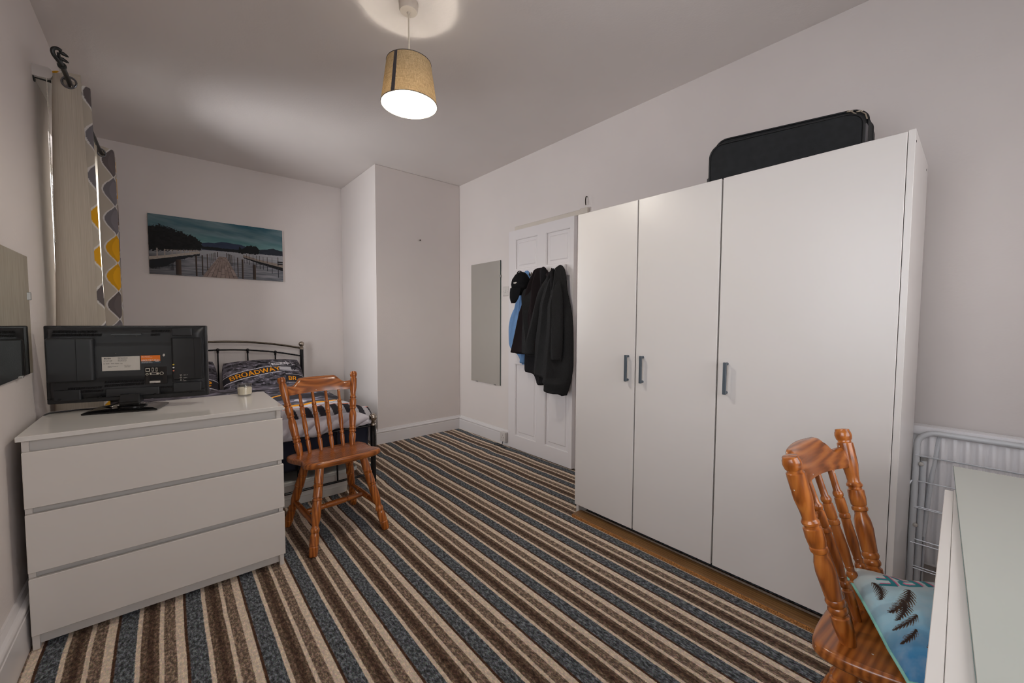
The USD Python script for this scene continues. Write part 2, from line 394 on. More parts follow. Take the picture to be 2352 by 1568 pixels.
# striped loop-pile carpet: colour by x with a 195 mm repeat, edges wavering where the carpet is rucked
bei, dbr, tau = S(228, 209, 188), S(80, 54, 38), S(136, 116, 100)
b1, b2 = S(116, 96, 80), S(86, 66, 54)
blu = S(97, 101, 105)
P_ = 0.195
cs = [(0, bei), (0.0245, bei), (0.0250, dbr), (0.0335, dbr), (0.034, blu), (0.0845, blu), (0.085, bei), (0.0975, bei), (0.098, b1), (0.112, b1), (0.118, b2), (0.131, b2), (0.138, b1),
      (0.1475, b1), (0.148, bei), (0.1605, bei), (0.161, tau), (0.1947, tau), (0.195, bei)]
mat('carpet', {
    'g': ('geometry', {}), 's': ('separate_xyz', {}),
    'wm': ('mapping', {'scale': (0.9, 2.2, 1.0)}), 'w': ('noise_texture', {'scale': 1.5, 'detail': 1.5}),
    'ramp_y': ('map_range', {'from_min': 1.7, 'from_max': 3.2, 'to_min': 0.002, 'to_max': 0.065, 'clamp': True}),
    'wc': ('math', {'math_type': 'subtract', 'value2': 0.5}), 'wa': ('math', {'math_type': 'multiply'}),
    'jn': ('noise_texture', {'scale': 420.0, 'detail': 1.0}), 'jc': ('math', {'math_type': 'multiply_add', 'value2': 0.010, 'value3': -0.005}),
    'a1': ('math', {'math_type': 'add'}), 'a2': ('math', {'math_type': 'add'}), 'a3': ('math', {'math_type': 'add', 'value2': 0.3915 + 0.195 * 20}),
    'dv': ('math', {'math_type': 'divide', 'value2': P_}), 'fr': ('math', {'math_type': 'fraction'}),
    'r': ('rgb_ramp', {'ramp': [(a / P_, tuple(c)) for a, c in cs]}),
    'sm': ('mapping', {'scale': (1.0, 0.45, 1.0)}),
    'sp': ('noise_texture', {'scale': 120.0, 'detail': 5.0, 'roughness': 0.75}), 'sr': ('rgb_ramp', {'ramp': [(0.36, (0.14, 0.14, 0.14)), (0.49, (0.75, 0.75, 0.75)), (0.64, (2.5, 2.5, 2.5))]}),
    'mk': ('rgb_ramp', {'ramp': [(a / P_, (q, q, q)) for a, q in ((0, .22), (.0245, .22), (.025, .6), (.0335, .6), (.034, 1), (.0845, 1), (.085, .22), (.0975, .22), (.098, .75), (.1475, .75), (.148, .22), (.1605, .22), (.161, .8), (.1947, .8), (.195, .22))]}),
    'mm': ('mix_color', {'blend_type': 'multiply'}),
    'hn': ('noise_texture', {'scale': 190.0, 'detail': 2.0}), 'mh': ('mix_color', {'blend_type': 'overlay', 'fac': 0.34}),
    'bn': ('noise_texture', {'scale': 520.0, 'detail': 2.0}), 'b': ('bump', {'strength': 0.8, 'distance': 0.003}),
    'p': ('principled_bsdf', {'roughness': 1.0, 'specular_ior_level': 0.05, 'sheen_weight': 0.05})},
    [('g.position', 's.vector'), ('g.position', 'wm.vector'), ('wm.vector', 'w.vector'), ('s.y', 'ramp_y.value'), ('w.fac', 'wc.value1'), ('wc.value', 'wa.value1'), ('ramp_y.result', 'wa.value2'),
     ('g.position', 'jn.vector'), ('jn.fac', 'jc.value1'), ('s.x', 'a1.value1'), ('wa.value', 'a1.value2'), ('a1.value', 'a2.value1'), ('jc.value', 'a2.value2'),
     ('a2.value', 'a3.value1'), ('a3.value', 'dv.value1'), ('dv.value', 'fr.value1'), ('fr.value', 'r.fac'),
     ('g.position', 'sm.vector'), ('sm.vector', 'sp.vector'), ('sp.fac', 'sr.fac'), ('fr.value', 'mk.fac'), ('mk.color', 'mm.fac'), ('r.color', 'mm.a'), ('sr.color', 'mm.b'),
     ('g.position', 'hn.vector'), ('mm.result', 'mh.a'), ('hn.color', 'mh.b'), ('mh.result', 'p.base_color'),
     ('g.position', 'bn.vector'), ('bn.fac', 'b.height'), ('b.normal', 'p.normal')])

# ------------------------------------------------------------------ the room
W_ = 0.22
struct('floor', box(XL - W_, XR + W_, YF - W_, YB + W_, -0.1, 0), 'carpet')
struct('ceiling', box(XL - W_, XR + W_, YF - W_, YB + W_, ZC, ZC + 0.1), 'ceiling_paint')
wl = []
ys = [YF - W_, WIN[1][0], WIN[1][1], WIN[0][0], WIN[0][1], YB + W_]
for a, b in ((ys[0], ys[1]), (ys[2], ys[3]), (ys[4], ys[5])): wl.append(box(XL - W_, XL, a, b, 0, ZC))
for a, b, c, d in WIN: wl += [box(XL - W_, XL, a, b, 0, c), box(XL - W_, XL, a, b, d, ZC)]
struct('wall_left', wl, 'wall_paint')
struct('wall_back', box(XL, XR + W_, YB, YB + W_, 0, ZC), 'wall_paint')
struct('wall_right', box(XR, XR + W_, YF, YB, 0, ZC), 'wall_paint')
a, b, c, d = SOUTH
struct('wall_front', [box(XL, a, YF - W_, YF, 0, ZC), box(b, XR + W_, YF - W_, YF, 0, ZC), box(a, b, YF - W_, YF, 0, c), box(a, b, YF - W_, YF, d, ZC)], 'wall_paint')
struct('wall_chimney_breast', box(XC, XR, YC, YB, 0, ZC, 0.004), 'wall_paint')

def skirting(h, t=0.022):
    """Profile (offset from the wall, height) with a bead near the top."""
    p = [(0, 0), (t, 0), (t, h * 0.70), (t * 0.92, h * 0.715), (t * 0.92, h * 0.75)]
    for k in range(7):
        a = -PI / 2 + PI * k / 6; p.append((t * 0.72 + t * 0.34 * math.cos(a), h * 0.815 + h * 0.065 * math.sin(a)))
    p += [(t * 0.5, h * 0.89), (t * 0.42, h * 0.95), (t * 0.3, h), (0, h)]
    return p
def skirt_y(name, x, sgn, y0, y1, h, t=0.022):     # along y, standing out from the wall at x
    m = prism([(x + sgn * a, z) for a, z in skirting(h, t)], y0, y1, 'y'); m.fix_normals(); struct(name, m, 'gloss_white')
def skirt_x(name, y, x0, x1, h):
    m = prism([(y - a, z) for a, z in skirting(h)], x0, x1, 'x'); m.fix_normals(); struct(name, m, 'gloss_white')
skirt_y('baseboard_left', XL, 1, YF, YB, 0.195, 0.026)
skirt_x('baseboard_back', YB, XL + 0.026, XC, 0.145)
skirt_x('baseboard_chimney_breast', YC, XC - 0.02, XR, 0.145)
skirt_y('baseboard_chimney_side', XC, -1, YC - 0.02, YB - 0.022, 0.145)
skirt_y('baseboard_right', XR, -1, 2.86, YC - 0.022, 0.145)

for k, (a, b, c, d) in enumerate(WIN):
    w = thing(f'window_{k + 1}', ['tall white framed window behind the half-drawn curtains', 'white framed window in the left wall beside the camera'][k], 'window', (XL, (a + b) / 2, c), kind='structure')
    X0, X1, m = XL - 0.16, XL - 0.09, (a + b) / 2
    part(w, 'frame', [box(X0, X1, a, a + .05, c, d, .004), box(X0, X1, b - .05, b, c, d, .004), box(X0, X1, a, b, c, c + .05, .004), box(X0, X1, a, b, d - .05, d, .004), box(X0, X1, m - .03, m + .03, c, d, .004)], 'window_upvc')
    part(w, 'pane', box(XL - .128, XL - .122, a + .05, m - .03, c + .05, d - .05), 'pane')
    part(w, 'pane', box(XL - .128, XL - .122, m + .03, b - .05, c + .05, d - .05), 'pane')
    part(w, 'sill', box(XL - .09, XL + .03, a - .04, b + .04, c - .03, c, .006), 'gloss_white')

w = thing('window_3', 'white framed window in the wall behind the camera', 'window', ((SOUTH[0] + SOUTH[1]) / 2, YF, SOUTH[2]), kind='structure')
a, b, c, d = SOUTH; Y0, Y1, m = YF - .16, YF - .09, (SOUTH[0] + SOUTH[1]) / 2
part(w, 'frame', [box(a, a + .05, Y0, Y1, c, d, .004), box(b - .05, b, Y0, Y1, c, d, .004), box(a, b, Y0, Y1, c, c + .05, .004), box(a, b, Y0, Y1, d - .05, d, .004), box(m - .03, m + .03, Y0, Y1, c, d, .004)], 'window_upvc')
part(w, 'pane', box(a + .05, m - .03, YF - .128, YF - .122, c + .05, d - .05), 'pane')
part(w, 'pane', box(m + .03, b - .05, YF - .128, YF - .122, c + .05, d - .05), 'pane')
part(w, 'sill', box(a - .04, b + .04, YF - .09, YF + .03, c - .03, c, .006), 'gloss_white')

# door in the right wall: six raised panels
def door():
    y0, y1, z0, z1, x0, x1 = 2.075, 2.853, 0.012, 2.005, XR - 0.043, XR - 0.003
    t = thing('door_1', 'white painted panelled door with coats hanging on it', 'door', (XR, 2.46, 0), kind='structure')
    ycol = [(2.112, 2.378), (2.478, 2.762)]
    zrow = [(0.135, 0.80), (0.905, 1.555), (1.652, 1.925)]
    holes = [shapely.box(a, c, b, d) for a, b in ycol for c, d in zrow]
    leaf = shapely.box(y0, z0, y1, z1).difference(shapely.union_all(holes))
    part(t, 'frame', [prism(leaf, x0, x1, 'x')], 'door_white', smooth=False)
    for a, b in ycol:
        for c, d in zrow:
            m = [box(x0 + .014, x1, a, b, c, d)]
            e = .034      # raised field with bevelled sides
            P = [(x0 + .014, a + e, c + e), (x0 + .014, b - e, c + e), (x0 + .014, b - e, d - e), (x0 + .014, a + e, d - e)]
            e2 = .042
            P += [(x0 + .008, a + e2, c + e2), (x0 + .008, b - e2, c + e2), (x0 + .008, b - e2, d - e2), (x0 + .008, a + e2, d - e2)]
            m.append(trimesh.convex.convex_hull(np.array(P)))
            for (p, q) in (((a, c), (b, c)), ((a, d), (b, d)), ((a, c), (a, d)), ((b, c), (b, d))):   # ovolo bead round the opening
                m.append(tube([(x0 + .009, *p), (x0 + .009, *q)], .008, 8))
            part(t, 'panel', m, 'door_white')
    part(t, 'head', [box(XR - .012, XR - .001, 2.04, 2.812, 2.010, 2.05, .003), box(XR - .03, XR - .001, 1.96, 2.03, 2.006, 2.05, .003)], 'head_strip')
    part(t, 'backing', box(XR - 0.006, XR - 0.0005, y0 + .003, y1 - .003, z0, z1), 'door_white')
door()

# ------------------------------------------------------------------ wardrobe
def wardrobe():
    XF, XBK, ZT, ZB = 1.886, 2.362, 1.822, 0.064
    Y = [1.587, 1.183, 0.765, 0.180]
    yr, yl = 0.160, 1.590
    t = thing('wardrobe', 'tall white three-door wardrobe with slim grey handles along the right wall', 'wardrobe', ((XF + XBK) / 2, 0.87, 0))
    part(t, 'side_panel', box(XF + .004, XBK, yr, yr + .018, 0, ZT + .005, .001), 'furniture_white')
    part(t, 'side_panel', box(XF + .020, XBK, yl - .018, yl, 0, ZT + .002, .001), 'furniture_white')
    part(t, 'partition', box(XF + .024, XBK - .01, Y[2] - .009, Y[2] + .009, ZB, ZT - .02), 'wardrobe_inside')
    part(t, 'top_panel', box(XF + .022, XBK, yr + .018, yl - .018, ZT - .02, ZT), 'furniture_white')
    part(t, 'bottom_panel', box(XF + .024, XBK - .01, yr + .018, yl - .018, ZB + .004, ZB + .022), 'wardrobe_inside')
    part(t, 'back_panel', box(XBK - .006, XBK - .001, yr + .018, yl - .018, 0.02, ZT - .02), 'wardrobe_inside')
    gaps = [(Y[1] + .0035, Y[0]), (Y[2] + .0035, Y[1] - .0035), (Y[3] - .0005, Y[2] - .0035)]
    hy = [1.226, 1.137, 0.722]
    for k, (a, b) in enumerate(gaps):
        d = part(t, 'door', box(XF, XF + .018, a, b, ZB, ZT, .0012), 'furniture_white')
        z0, z1, y = 0.868, 1.010, hy[k]
        hb = [box(XF - .030, XF - .020, y - .007, y + .007, z0, z1, .0015)]
        for z in (z0 + .007, z1 - .007): hb.append(cyl((XF - .022, y, z), (XF + .002, y, z), .0062, 14))
        part(d, 'handle', hb, 'handle_grey', label='slim grey bar handle')
    # small joint holes in the side panel's top edge
    for x in (1.915, 2.30): part(t, 'bolt_hole', cyl((x, yr - .0008, ZT - .03), (x, yr + .002, ZT - .03), .004, 10), 'nail_metal')
    # the rough floor board that the wardrobe stands over
    b = thing('floor_board', 'raw wooden laminate board lying on the carpet under the wardrobe doors', 'board', (1.89, 0.9, 0))
    m = [box(1.845, 1.925, 0.17, 1.570, 0.0, 0.021, .002)]
    part(b, 'board', m, 'board_wood')
    part(b, 'chipped_edge', box(1.8415, 1.8452, 0.17, 1.570, 0.001, 0.018, .001), 'board_edge', label='chipped bare chipboard edge')
wardrobe()

# ------------------------------------------------------------------ chest of drawers
def chest():
    x0, x1, y0, y1, zt = -0.4029, 0.417, 2.1453, 2.663, 0.78
    t = thing('chest_of_drawers', 'wide white chest of three handleless drawers with a television on top', 'chest of drawers', (0.007, 2.40, 0))
    part(t, 'top', box(x0, x1, y0, y1, zt - .018, zt, .0015), 'chest_top_white')
    part(t, 'side_panel', box(x0 + .010, x0 + .028, y0 + .020, y1 - .01, 0, zt - .018, .001), 'chest_white')
    part(t, 'side_panel', box(x1 - .028, x1 - .010, y0 + .020, y1 - .01, 0, zt - .018, .001), 'chest_white')
    part(t, 'back_panel', box(x0 + .028, x1 - .028, y1 - .016, y1 - .011, 0.03, zt - .018), 'chest_white')
    part(t, 'plinth', box(x0 + .028, x1 - .028, y0 + .036, y0 + .052, 0.012, 0.075), 'chest_gap')
    zs = [(0.060, 0.268), (0.290, 0.500), (0.522, 0.722)]
    for a, b in zs:
        d = part(t, 'drawer', box(x0 + .012, x1 - .006, y0 + .002, y0 + .019, a, b, .0015), 'chest_white')
        part(d, 'drawer_box', [box(x0 + .034, x1 - .034, y0 + .040, y1 - .05, a + .02, b - .03)], 'chest_gap')
    for z0, z1 in ((0.262, 0.296), (0.494, 0.528), (0.716, 0.763)):
        part(t, 'rail', box(x0 + .028, x1 - .028, y0 + .030, y0 + .040, z0, z1), 'chest_gap')
chest()

# ------------------------------------------------------------------ desk with loose glass sheet
def desk():
    z = 0.745
    a = math.radians(1.0)
    ex, ey = np.array([math.cos(a), math.sin(a), 0]), np.array([-math.sin(a), math.cos(a), 0]); ez = np.array([0, 0, 1.0])
    O = np.array([1.562, 0.041, 0.0])               # far left corner of the drawer front
    pl = lambda m: place(m, O, ex, ey, ez)
    t = thing('desk', 'white dressing table with drawer at the lower right edge of the room', 'desk', (0.97, -0.20, 0))
    part(t, 'drawer', pl(box(-1.14, 0, -.0160, 0, z - .115, z - .0005, .0008)), 'desk_white')
    part(t, 'top', pl(box(-1.14, .012, -.43, -.0164, z - .018, z, .0006)), 'desk_white')
    part(t, 'side_panel', pl(box(-.030, .012, -.43, -.018, 0, z - .018, .001)), 'desk_white')
    part(t, 'side_panel', pl(box(-1.14, -1.098, -.43, -.018, 0, z - .018, .001)), 'desk_white')
    part(t, 'apron', pl(box(-1.098, -.030, -.425, -.41, z - .115, z - .018)), 'desk_white')
    part(t, 'drawer_box', pl(box(-1.07, -.05, -.38, -.0155, z - .10, z - .03)), 'chest_gap')
    b = math.radians(2.6)
    gx, gy = np.array([math.cos(b), math.sin(b), 0]), np.array([-math.sin(b), math.cos(b), 0])
    g = thing('glass_sheet', 'pale back-painted glass sheet lying askew on the white dressing table', 'glass sheet', (1.25, -0.2, z))
    pg = lambda m: place(m, (1.817, 0.033, z), gx, gy, ez)
    part(g, 'sheet', pg(box(-1.25, 0, -.41, 0, .0002, .0052, .0008)), 'glass_top')
    part(g, 'edge', pg([box(-1.25, 0, .0001, .0006, .0006, .0048), box(.0001, .0006, -.41, 0, .0006, .0048)]), 'glass_edge', label='dark green polished glass edge')
desk()

# ------------------------------------------------------------------ turned pine chair (facing -y in its own axes)
LEG = [(0, .019), (.03, .0205), (.07, .021), (.33, .0225), (.40, .0235), (.405, .0205), (.415, .0205), (.425, .0245), (.435, .0245), (.445, .0205), (.455, .0215), (.60, .0225), (.605, .0195), (.615, .0195), (.622, .0235),
       (.635, .0235), (.645, .019), (.655, .0205), (.70, .0225), (.76, .0225), (.80, .0185), (.815, .0165), (.835, .0165), (.85, .021), (.865, .0225), (.885, .0205), (.90, .0175), (.915, .0195), (.93, .0215), (1.0, .0195)]
LEG2 = [(0, .0205)] + [(a, r) for a, r in [(.03, .021), (.20, .0225), (.205, .0200), (.215, .0200), (.222, .0235), (.235, .0235), (.245, .0205), (.255, .0215), (.36, .0235), (.365, .0205), (.375, .0205), (.382, .0240),
        (.394, .0240), (.402, .0205), (.41, .0215), (.50, .0230), (.58, .0225), (.64, .0190), (.665, .0165), (.685, .0165), (.70, .0205), (.715, .0225), (.735, .0215), (.75, .0180), (.765, .0195), (.78, .0215), (.88, .0225), (.885, .0205), (.893, .0205), (.90, .0225), (.985, .0205), (1, .0185)]]
POST = [(0, .0150), (.03, .0170), (.10, .0205), (.15, .0200), (.155, .0165), (.165, .0165), (.172, .0195), (.185, .0205), (.197, .0190), (.203, .0165), (.212, .0190), (.225, .0205), (.238, .0190), (.243, .0170), (.25, .0185),
        (.38, .0215), (.43, .0195), (.465, .0150), (.48, .0150), (.487, .0185), (.497, .0195), (.508, .0185), (.513, .0160), (.52, .0185), (.56, .0205), (.61, .0200), (.617, .0160), (.627, .0160), (.634, .0190),
        (.645, .0195), (.654, .0170), (.665, .0150), (.70, .0160), (.77, .0205), (.88, .0205), (.905, .0200), (.912, .0165), (.922, .0165), (.930, .0195), (.955, .0215), (.975, .0200), (.985, .0180), (.992, .0178), (.996, .016), (1.0, .002)]
SPIN = [(0, .0085), (.05, .0105), (.13, .0128), (.20, .0125), (.206, .0092), (.22, .0092), (.228, .0120), (.245, .0130), (.262, .0118), (.27, .0090), (.285, .0095), (.30, .0112), (.31, .0098), (.42, .0132), (.52, .0125), (.60, .0112),
        (.607, .0135), (.622, .0140), (.637, .0130), (.643, .0105), (.655, .0128), (.72, .0132), (.757, .0125), (.763, .0098), (.775, .0122), (.79, .0132), (.805, .0120), (.82, .0090), (.87, .0088), (1, .0085)]
STR = [(0, .0115), (.06, .0125), (.25, .0150), (.30, .0155), (.31, .0125), (.325, .0125), (.335, .0155), (.40, .0165), (.5, .0170), (.60, .0165), (.665, .0155), (.675, .0125), (.69, .0125), (.70, .0155), (.75, .0150), (.94, .0125), (1, .0115)]
def chair(t):
    seat_z = lambda y: 0.444 - 0.10 * y               # the seat falls towards the back
    # seat: rounded outline, saddled, with a soft edge
    half = [(0, -.212), (.10, -.206), (.165, -.196), (.198, -.172), (.204, -.135), (.194, -.08), (.200, -.01), (.212, .05), (.214, .105), (.196, .150), (.15, .166), (0, .172)]
    out = spline(np.array(half + [(-x, y) for x, y in half[-2:0:-1]]), 96, closed=True)
    rings, th = [], .034
    for k, (inset, dz) in enumerate([(0.012, -th), (0.003, -th + .004), (0, -th + .010), (0, -.010), (.003, -.003), (.010, 0)]):
        c = out * (1 - inset / .2); rings.append(np.c_[c, [seat_z(y) + dz for y in c[:, 1]]])
    for q in np.linspace(.93, 0.0, 10):
        c = out * q
        dish = -0.010 * np.clip(1 - q, 0, 1) ** .6 * (1 - np.clip((c[:, 1] - .04) / .13, 0, 1))
        rings.append(np.c_[c, [seat_z(y) for y in c[:, 1]] + dish])
    R = np.array(rings); m = grid(np.concatenate([R, R[:, :1]], 1))
    base = Polygon(R[0][:, :2]); bot = trimesh.creation.extrude_polygon(base, .002, engine='earcut')
    bv = bot.vertices.copy(); bv[:, 2] += np.array([seat_z(y) for y in bv[:, 1]]) - th - .001
    m = trimesh.util.concatenate([m, trimesh.Trimesh(bv, bot.faces, process=False)])
    m.fix_normals()
    part(t, 'seat', m, 'pine_x', local=True, smooth=40)
    tops = {(-1, -1): (-.115, -.120), (1, -1): (.115, -.120), (-1, 1): (-.115, .085), (1, 1): (.115, .085)}
    feet = {(-1, -1): (-.190, -.222), (1, -1): (.205, -.215), (-1, 1): (-.195, .205), (1, 1): (.200, .225)}
    leg_at = {}
    for k in tops:
        p0 = np.array([*tops[k], seat_z(tops[k][1]) - th + .002]); p1 = np.array([*feet[k], 0.0])
        leg_at[k] = (p0, p1)
        m = turned(p0, p1, LEG2, 18)
        m.vertices[:, 2] = np.maximum(m.vertices[:, 2], 0.0)
        part(t, 'leg', m, 'pine_z', local=True, smooth=35)
    at = lambda k, s: leg_at[k][0] + (leg_at[k][1] - leg_at[k][0]) * s
    mids = []
    for sx in (-1, 1):
        a, b = at((sx, -1), .66), at((sx, 1), .62)
        mids.append((a + b) / 2)
        part(t, 'stretcher', turned(a, b, STR, 14), 'pine_y', local=True, smooth=35)
    part(t, 'stretcher', turned(mids[0], mids[1], STR, 14), 'pine_x', local=True, smooth=35)
    for sx in (-1, 1):
        part(t, 'post', turned((sx * .146, .098, seat_z(.098) - .006), (sx * .208, .213, .864), POST, 18), 'pine_z', local=True, smooth=35)
    # crest rail: bowed back between the posts, with a raised middle and scooped shoulders
    def crest(s):           # s from -1 to 1
        a = abs(s)
        if a < .52: zt = .848 - .004 * a
        elif a < .78:
            q = (a - .52) / .26; zt = .846 - .040 * math.sin(q * PI / 2) ** 1.2
        else: zt = .806 + .006 * (a - .78) / .22
        return zt
    n = 61; secs = []
    for i in range(n):
        s = -1 + 2 * i / (n - 1)
        zt, zb = crest(s), .757 + .004 * (1 - s * s)
        x = s * .196; bow = .040 * (1 - s * s)
        prof = []
        for z, dy, h in [(zb, 0, .010), (zb + .35 * (zt - zb), 0, .0125), (zb + .75 * (zt - zb), .004, .012), (zt - .006, .010 * (1 if abs(s) < .6 else .4), .011), (zt, .012 * (1 if abs(s) < .6 else .4), .006)]:
            prof.append((z, dy, h))
        y0 = lambda z: .098 + (z - .434) / .430 * .115 + bow
        ring = [(x, y0(z) + dy - h, z) for z, dy, h in prof] + [(x, y0(z) + dy + h, z) for z, dy, h in prof[::-1]]
        secs.append(ring)
    Rr = np.array(secs); Rr = np.concatenate([Rr, Rr[:, :1]], 1); m = grid(Rr)
    k = Rr.shape[1]
    caps = []
    for i0 in (0, (n - 1) * k):
        caps += [(i0, i0 + j, i0 + j + 1) if i0 else (i0, i0 + j + 1, i0 + j) for j in range(1, k - 2)]
    m = trimesh.Trimesh(m.vertices, np.vstack([m.faces, caps]), process=False); m.fix_normals()
    part(t, 'crest_rail', m, 'pine_x', local=True, smooth=40)
    for s0, s1 in ((-.094, -.112), (-.031, -.038), (.031, .038), (.094, .112)):
        y1 = .098 + (.765 - .434) / .430 * .115 + .040 * (1 - (s1 / .196) ** 2)
        part(t, 'spindle', turned((s0, .106, seat_z(.106) - .004), (s1, y1, .764), SPIN, 12), 'pine_z', local=True, smooth=35)

c1 = thing('dining_chair', 'orange pine turned-spindle chair standing empty between the chest of drawers and the bed', 'chair', (0.707, 2.370, 0), math.radians(3.2))
chair(c1)
p2 = numbered('/World', 'dining_chair')
x2 = UsdGeom.Xform.Define(stage, p2)
x2.AddTranslateOp().Set(Gf.Vec3d(1.338, 0.062, 0)); x2.AddRotateZOp().Set(-3.7)
x2.GetPrim().GetReferences().AddInternalReference(c1.path)
x2.GetPrim().SetInstanceable(True)
meta(x2.GetPrim(), 'orange pine turned-spindle chair with the palm cushion, pushed against the dressing table', 'chair', 'turned pine chairs')
meta(c1.prim, group='turned pine chairs')

# ------------------------------------------------------------------ pendant lamp
def pendant():
    x, y = 0.893, 1.775
    t = thing('pendant_lamp', 'lit linen drum pendant lamp with a dark stripe hanging from the ceiling', 'lamp', (x, y, ZC))
    prof = [(.0005, 2.6055), (.030, 2.6065), (.038, 2.609), (.042, 2.616), (.044, 2.647), (.0005, 2.648)]
    part(t, 'ceiling_rose', tube([(x, y, z) for r, z in prof], [r for r, z in prof], 36, caps=False), 'ceiling_rose', smooth=40)
    part(t, 'rose_collar', tube([(x, y, 2.598), (x, y, 2.609)], [.006, .009], 16), 'ceiling_rose')
    part(t, 'flex', tube([(x, y, 2.60), (x, y, 2.30)], .0034, 10), 'flex_white')
    part(t, 'lamp_holder', tube([(x, y, 2.33), (x, y, 2.315), (x, y, 2.31), (x, y, 2.265)], [.006, .012, .018, .019], 20), 'flex_white')
    z0, z1, rb, rt = 2.190, 2.378, .1275, .1005
    n, k = 96, 14
    th = np.linspace(0, 2 * PI, n + 1)
    def wall(dr):
        return np.array([[(x + (rb + (rt - rb) * s + dr) * math.cos(a), y + (rb + (rt - rb) * s + dr) * math.sin(a), z0 + (z1 - z0) * s) for a in th] for s in np.linspace(0, 1, k)])
    a0 = math.atan2(-y, -x)                                  # towards the camera
    sh = part(t, 'shade', grid(wall(0)), 'shade_linen', smooth=True)
    li = grid(wall(-.0025)); li.invert()
    part(sh, 'lining', li, 'shade_lining', smooth=True)
    st = []
    for s in np.linspace(0, 1, k):
        r = rb + (rt - rb) * s + .0008
        st.append([(x + r * math.cos(a), y + r * math.sin(a), z0 + (z1 - z0) * s) for a in np.linspace(a0 - .66, a0 - .51, 6)])
    part(sh, 'stripe', solid_grid(np.array(st), .0006), 'shade_stripe', smooth=True)
    part(sh, 'rim', torus((x, y, z0), (0, 0, 1), rb, .0018, 96, 8), 'shade_wire')
    part(sh, 'rim', torus((x, y, z1), (0, 0, 1), rt, .0018, 96, 8), 'shade_wire')
    part(sh, 'spider', [torus((x, y, z1 - .05), (0, 0, 1), .02, .0016, 24, 6)] + [tube([(x + .02 * math.cos(a), y + .02 * math.sin(a), z1 - .05), (x + rt * math.cos(a), y + rt * math.sin(a), z1)], .0014, 6) for a in (.4, .4 + 2 * PI / 3, .4 + 4 * PI / 3)], 'shade_wire')
    bp_ = [(.002, 2.196), (.014, 2.199), (.024, 2.206), (.029, 2.216), (.0300, 2.224), (.0285, 2.234)]
    b = part(t, 'bulb', tube([(x, y, z) for r, z in bp_], [r for r, z in bp_], 28), 'bulb_glow', smooth=True)
    bp_ = [(.0275, 2.2335), (.0272, 2.236), (.025, 2.250), (.020, 2.262), (.014, 2.272)]
    part(b, 'bulb_base', tube([(x, y, z) for r, z in bp_], [r for r, z in bp_], 28), 'flex_white', smooth=True)
pendant()

# ------------------------------------------------------------------ bed
BX0, BX1, BYF, BYH = -0.345, 1.076, 2.725, 4.620
def bed():
    xm, hw = (BX0 + BX1) / 2, (BX1 - BX0) / 2
    t = thing('bed', 'black metal double bed with silver ball finials against the back wall', 'bed', (xm, (BYF + BYH) / 2, 0))
    fin = lambda x, y, z: tube([(x, y, z + a) for a in (0, .004, .010, .016, .022, .026, .030, .034)], [.019, .0205, .019, .0145, .0205, .0205, .014, .010], 20)
    def post(x, y, zt):
        part(t, 'post', [tube([(x, y, 0), (x, y, zt)], .0175, 18)], 'bed_black')
        part(t, 'finial', [fin(x, y, zt), ball((x, y, zt + .056), .027, n=3)], 'nickel', label='brushed silver ball finial')
    for x in (BX0, BX1):
        post(x, BYH, 0.885); post(x, BYF, 0.462)
    arch = lambda x, top, drop: top - drop * ((x - xm) / hw) ** 2
    xs = np.linspace(BX0, BX1, 41)
    part(t, 'head_rail', tube([(x, BYH, arch(x, .985, .088)) for x in xs], .0095, 12), 'nickel_dull', label='arched silver top rail')
    part(t, 'head_rail', tube([(x, BYH, arch(x, .908, .094)) for x in xs], .0075, 12), 'bed_black')
    part(t, 'head_rail', tube([(BX0, BYH, .36), (BX1, BYH, .36)], .0085, 12), 'bed_black')
    for k in range(-2, 3):
        x = xm + k * .2345; z = arch(x, .908, .094)
        s = part(t, 'spindle', tube([(x, BYH, .36), (x, BYH, z)], .0062, 12), 'bed_black')
        part(s, 'knuckle', [ball((x, BYH, z), .0155, (1, 1, 1), 2), tube([(x, BYH, z - .03), (x, BYH, z - .015)], [.0085, .0105], 12)], 'bed_black')
    part(t, 'foot_rail', tube([(BX0, BYF, .462), (BX1, BYF, .462)], .0065, 12), 'bed_black')
    part(t, 'foot_rail', tube([(BX0, BYF, .124), (BX1, BYF, .124)], .0075, 12), 'bed_black')
    for k in range(-2, 3):
        x = xm + k * .2345
        part(t, 'spindle', tube([(x, BYF, .124), (x, BYF, .462)], .0058, 10), 'bed_black')
    for x in (BX0, BX1):
        part(t, 'side_rail', box(x - .012, x + .012, BYF, BYH, .235, .275, .003), 'bed_black')
    for k in range(9):
        y = BYF + .12 + k * .205
        part(t, 'slat', box(BX0 + .012, BX1 - .012, y - .03, y + .03, .228, .240, .002), 'board_wood')
    m = thing('mattress', 'thick navy blue mattress lying on the black metal bed frame', 'mattress', (xm, (BYF + BYH) / 2, .24))
    part(m, 'mattress', rbox(BX0 + .018, BX1 - .018, BYF + .018, BYH - .02, .241, .545, .035, 16), 'mattress_navy', smooth=40)
bed()

def crowd(u, v, seed, sx=1.0):
    """A blurred black-and-white street photograph: streaks and spots of grey."""
    a = noise2(u * 26 * sx, v * 60, seed, 4); b = noise2(u * 80 * sx, v * 95, seed + 5, 2); c = noise2(u * 7, v * 9, seed + 9, 3)
    g = 0.15 + 0.95 * (a - .42) + 0.9 * np.clip(b - .60, 0, 1) * 2.0 + .35 * (c - .5)
    g = np.clip(g, .035, .78)
    return np.stack([g * .98, g * .93, g * 1.04], -1) ** 1.75

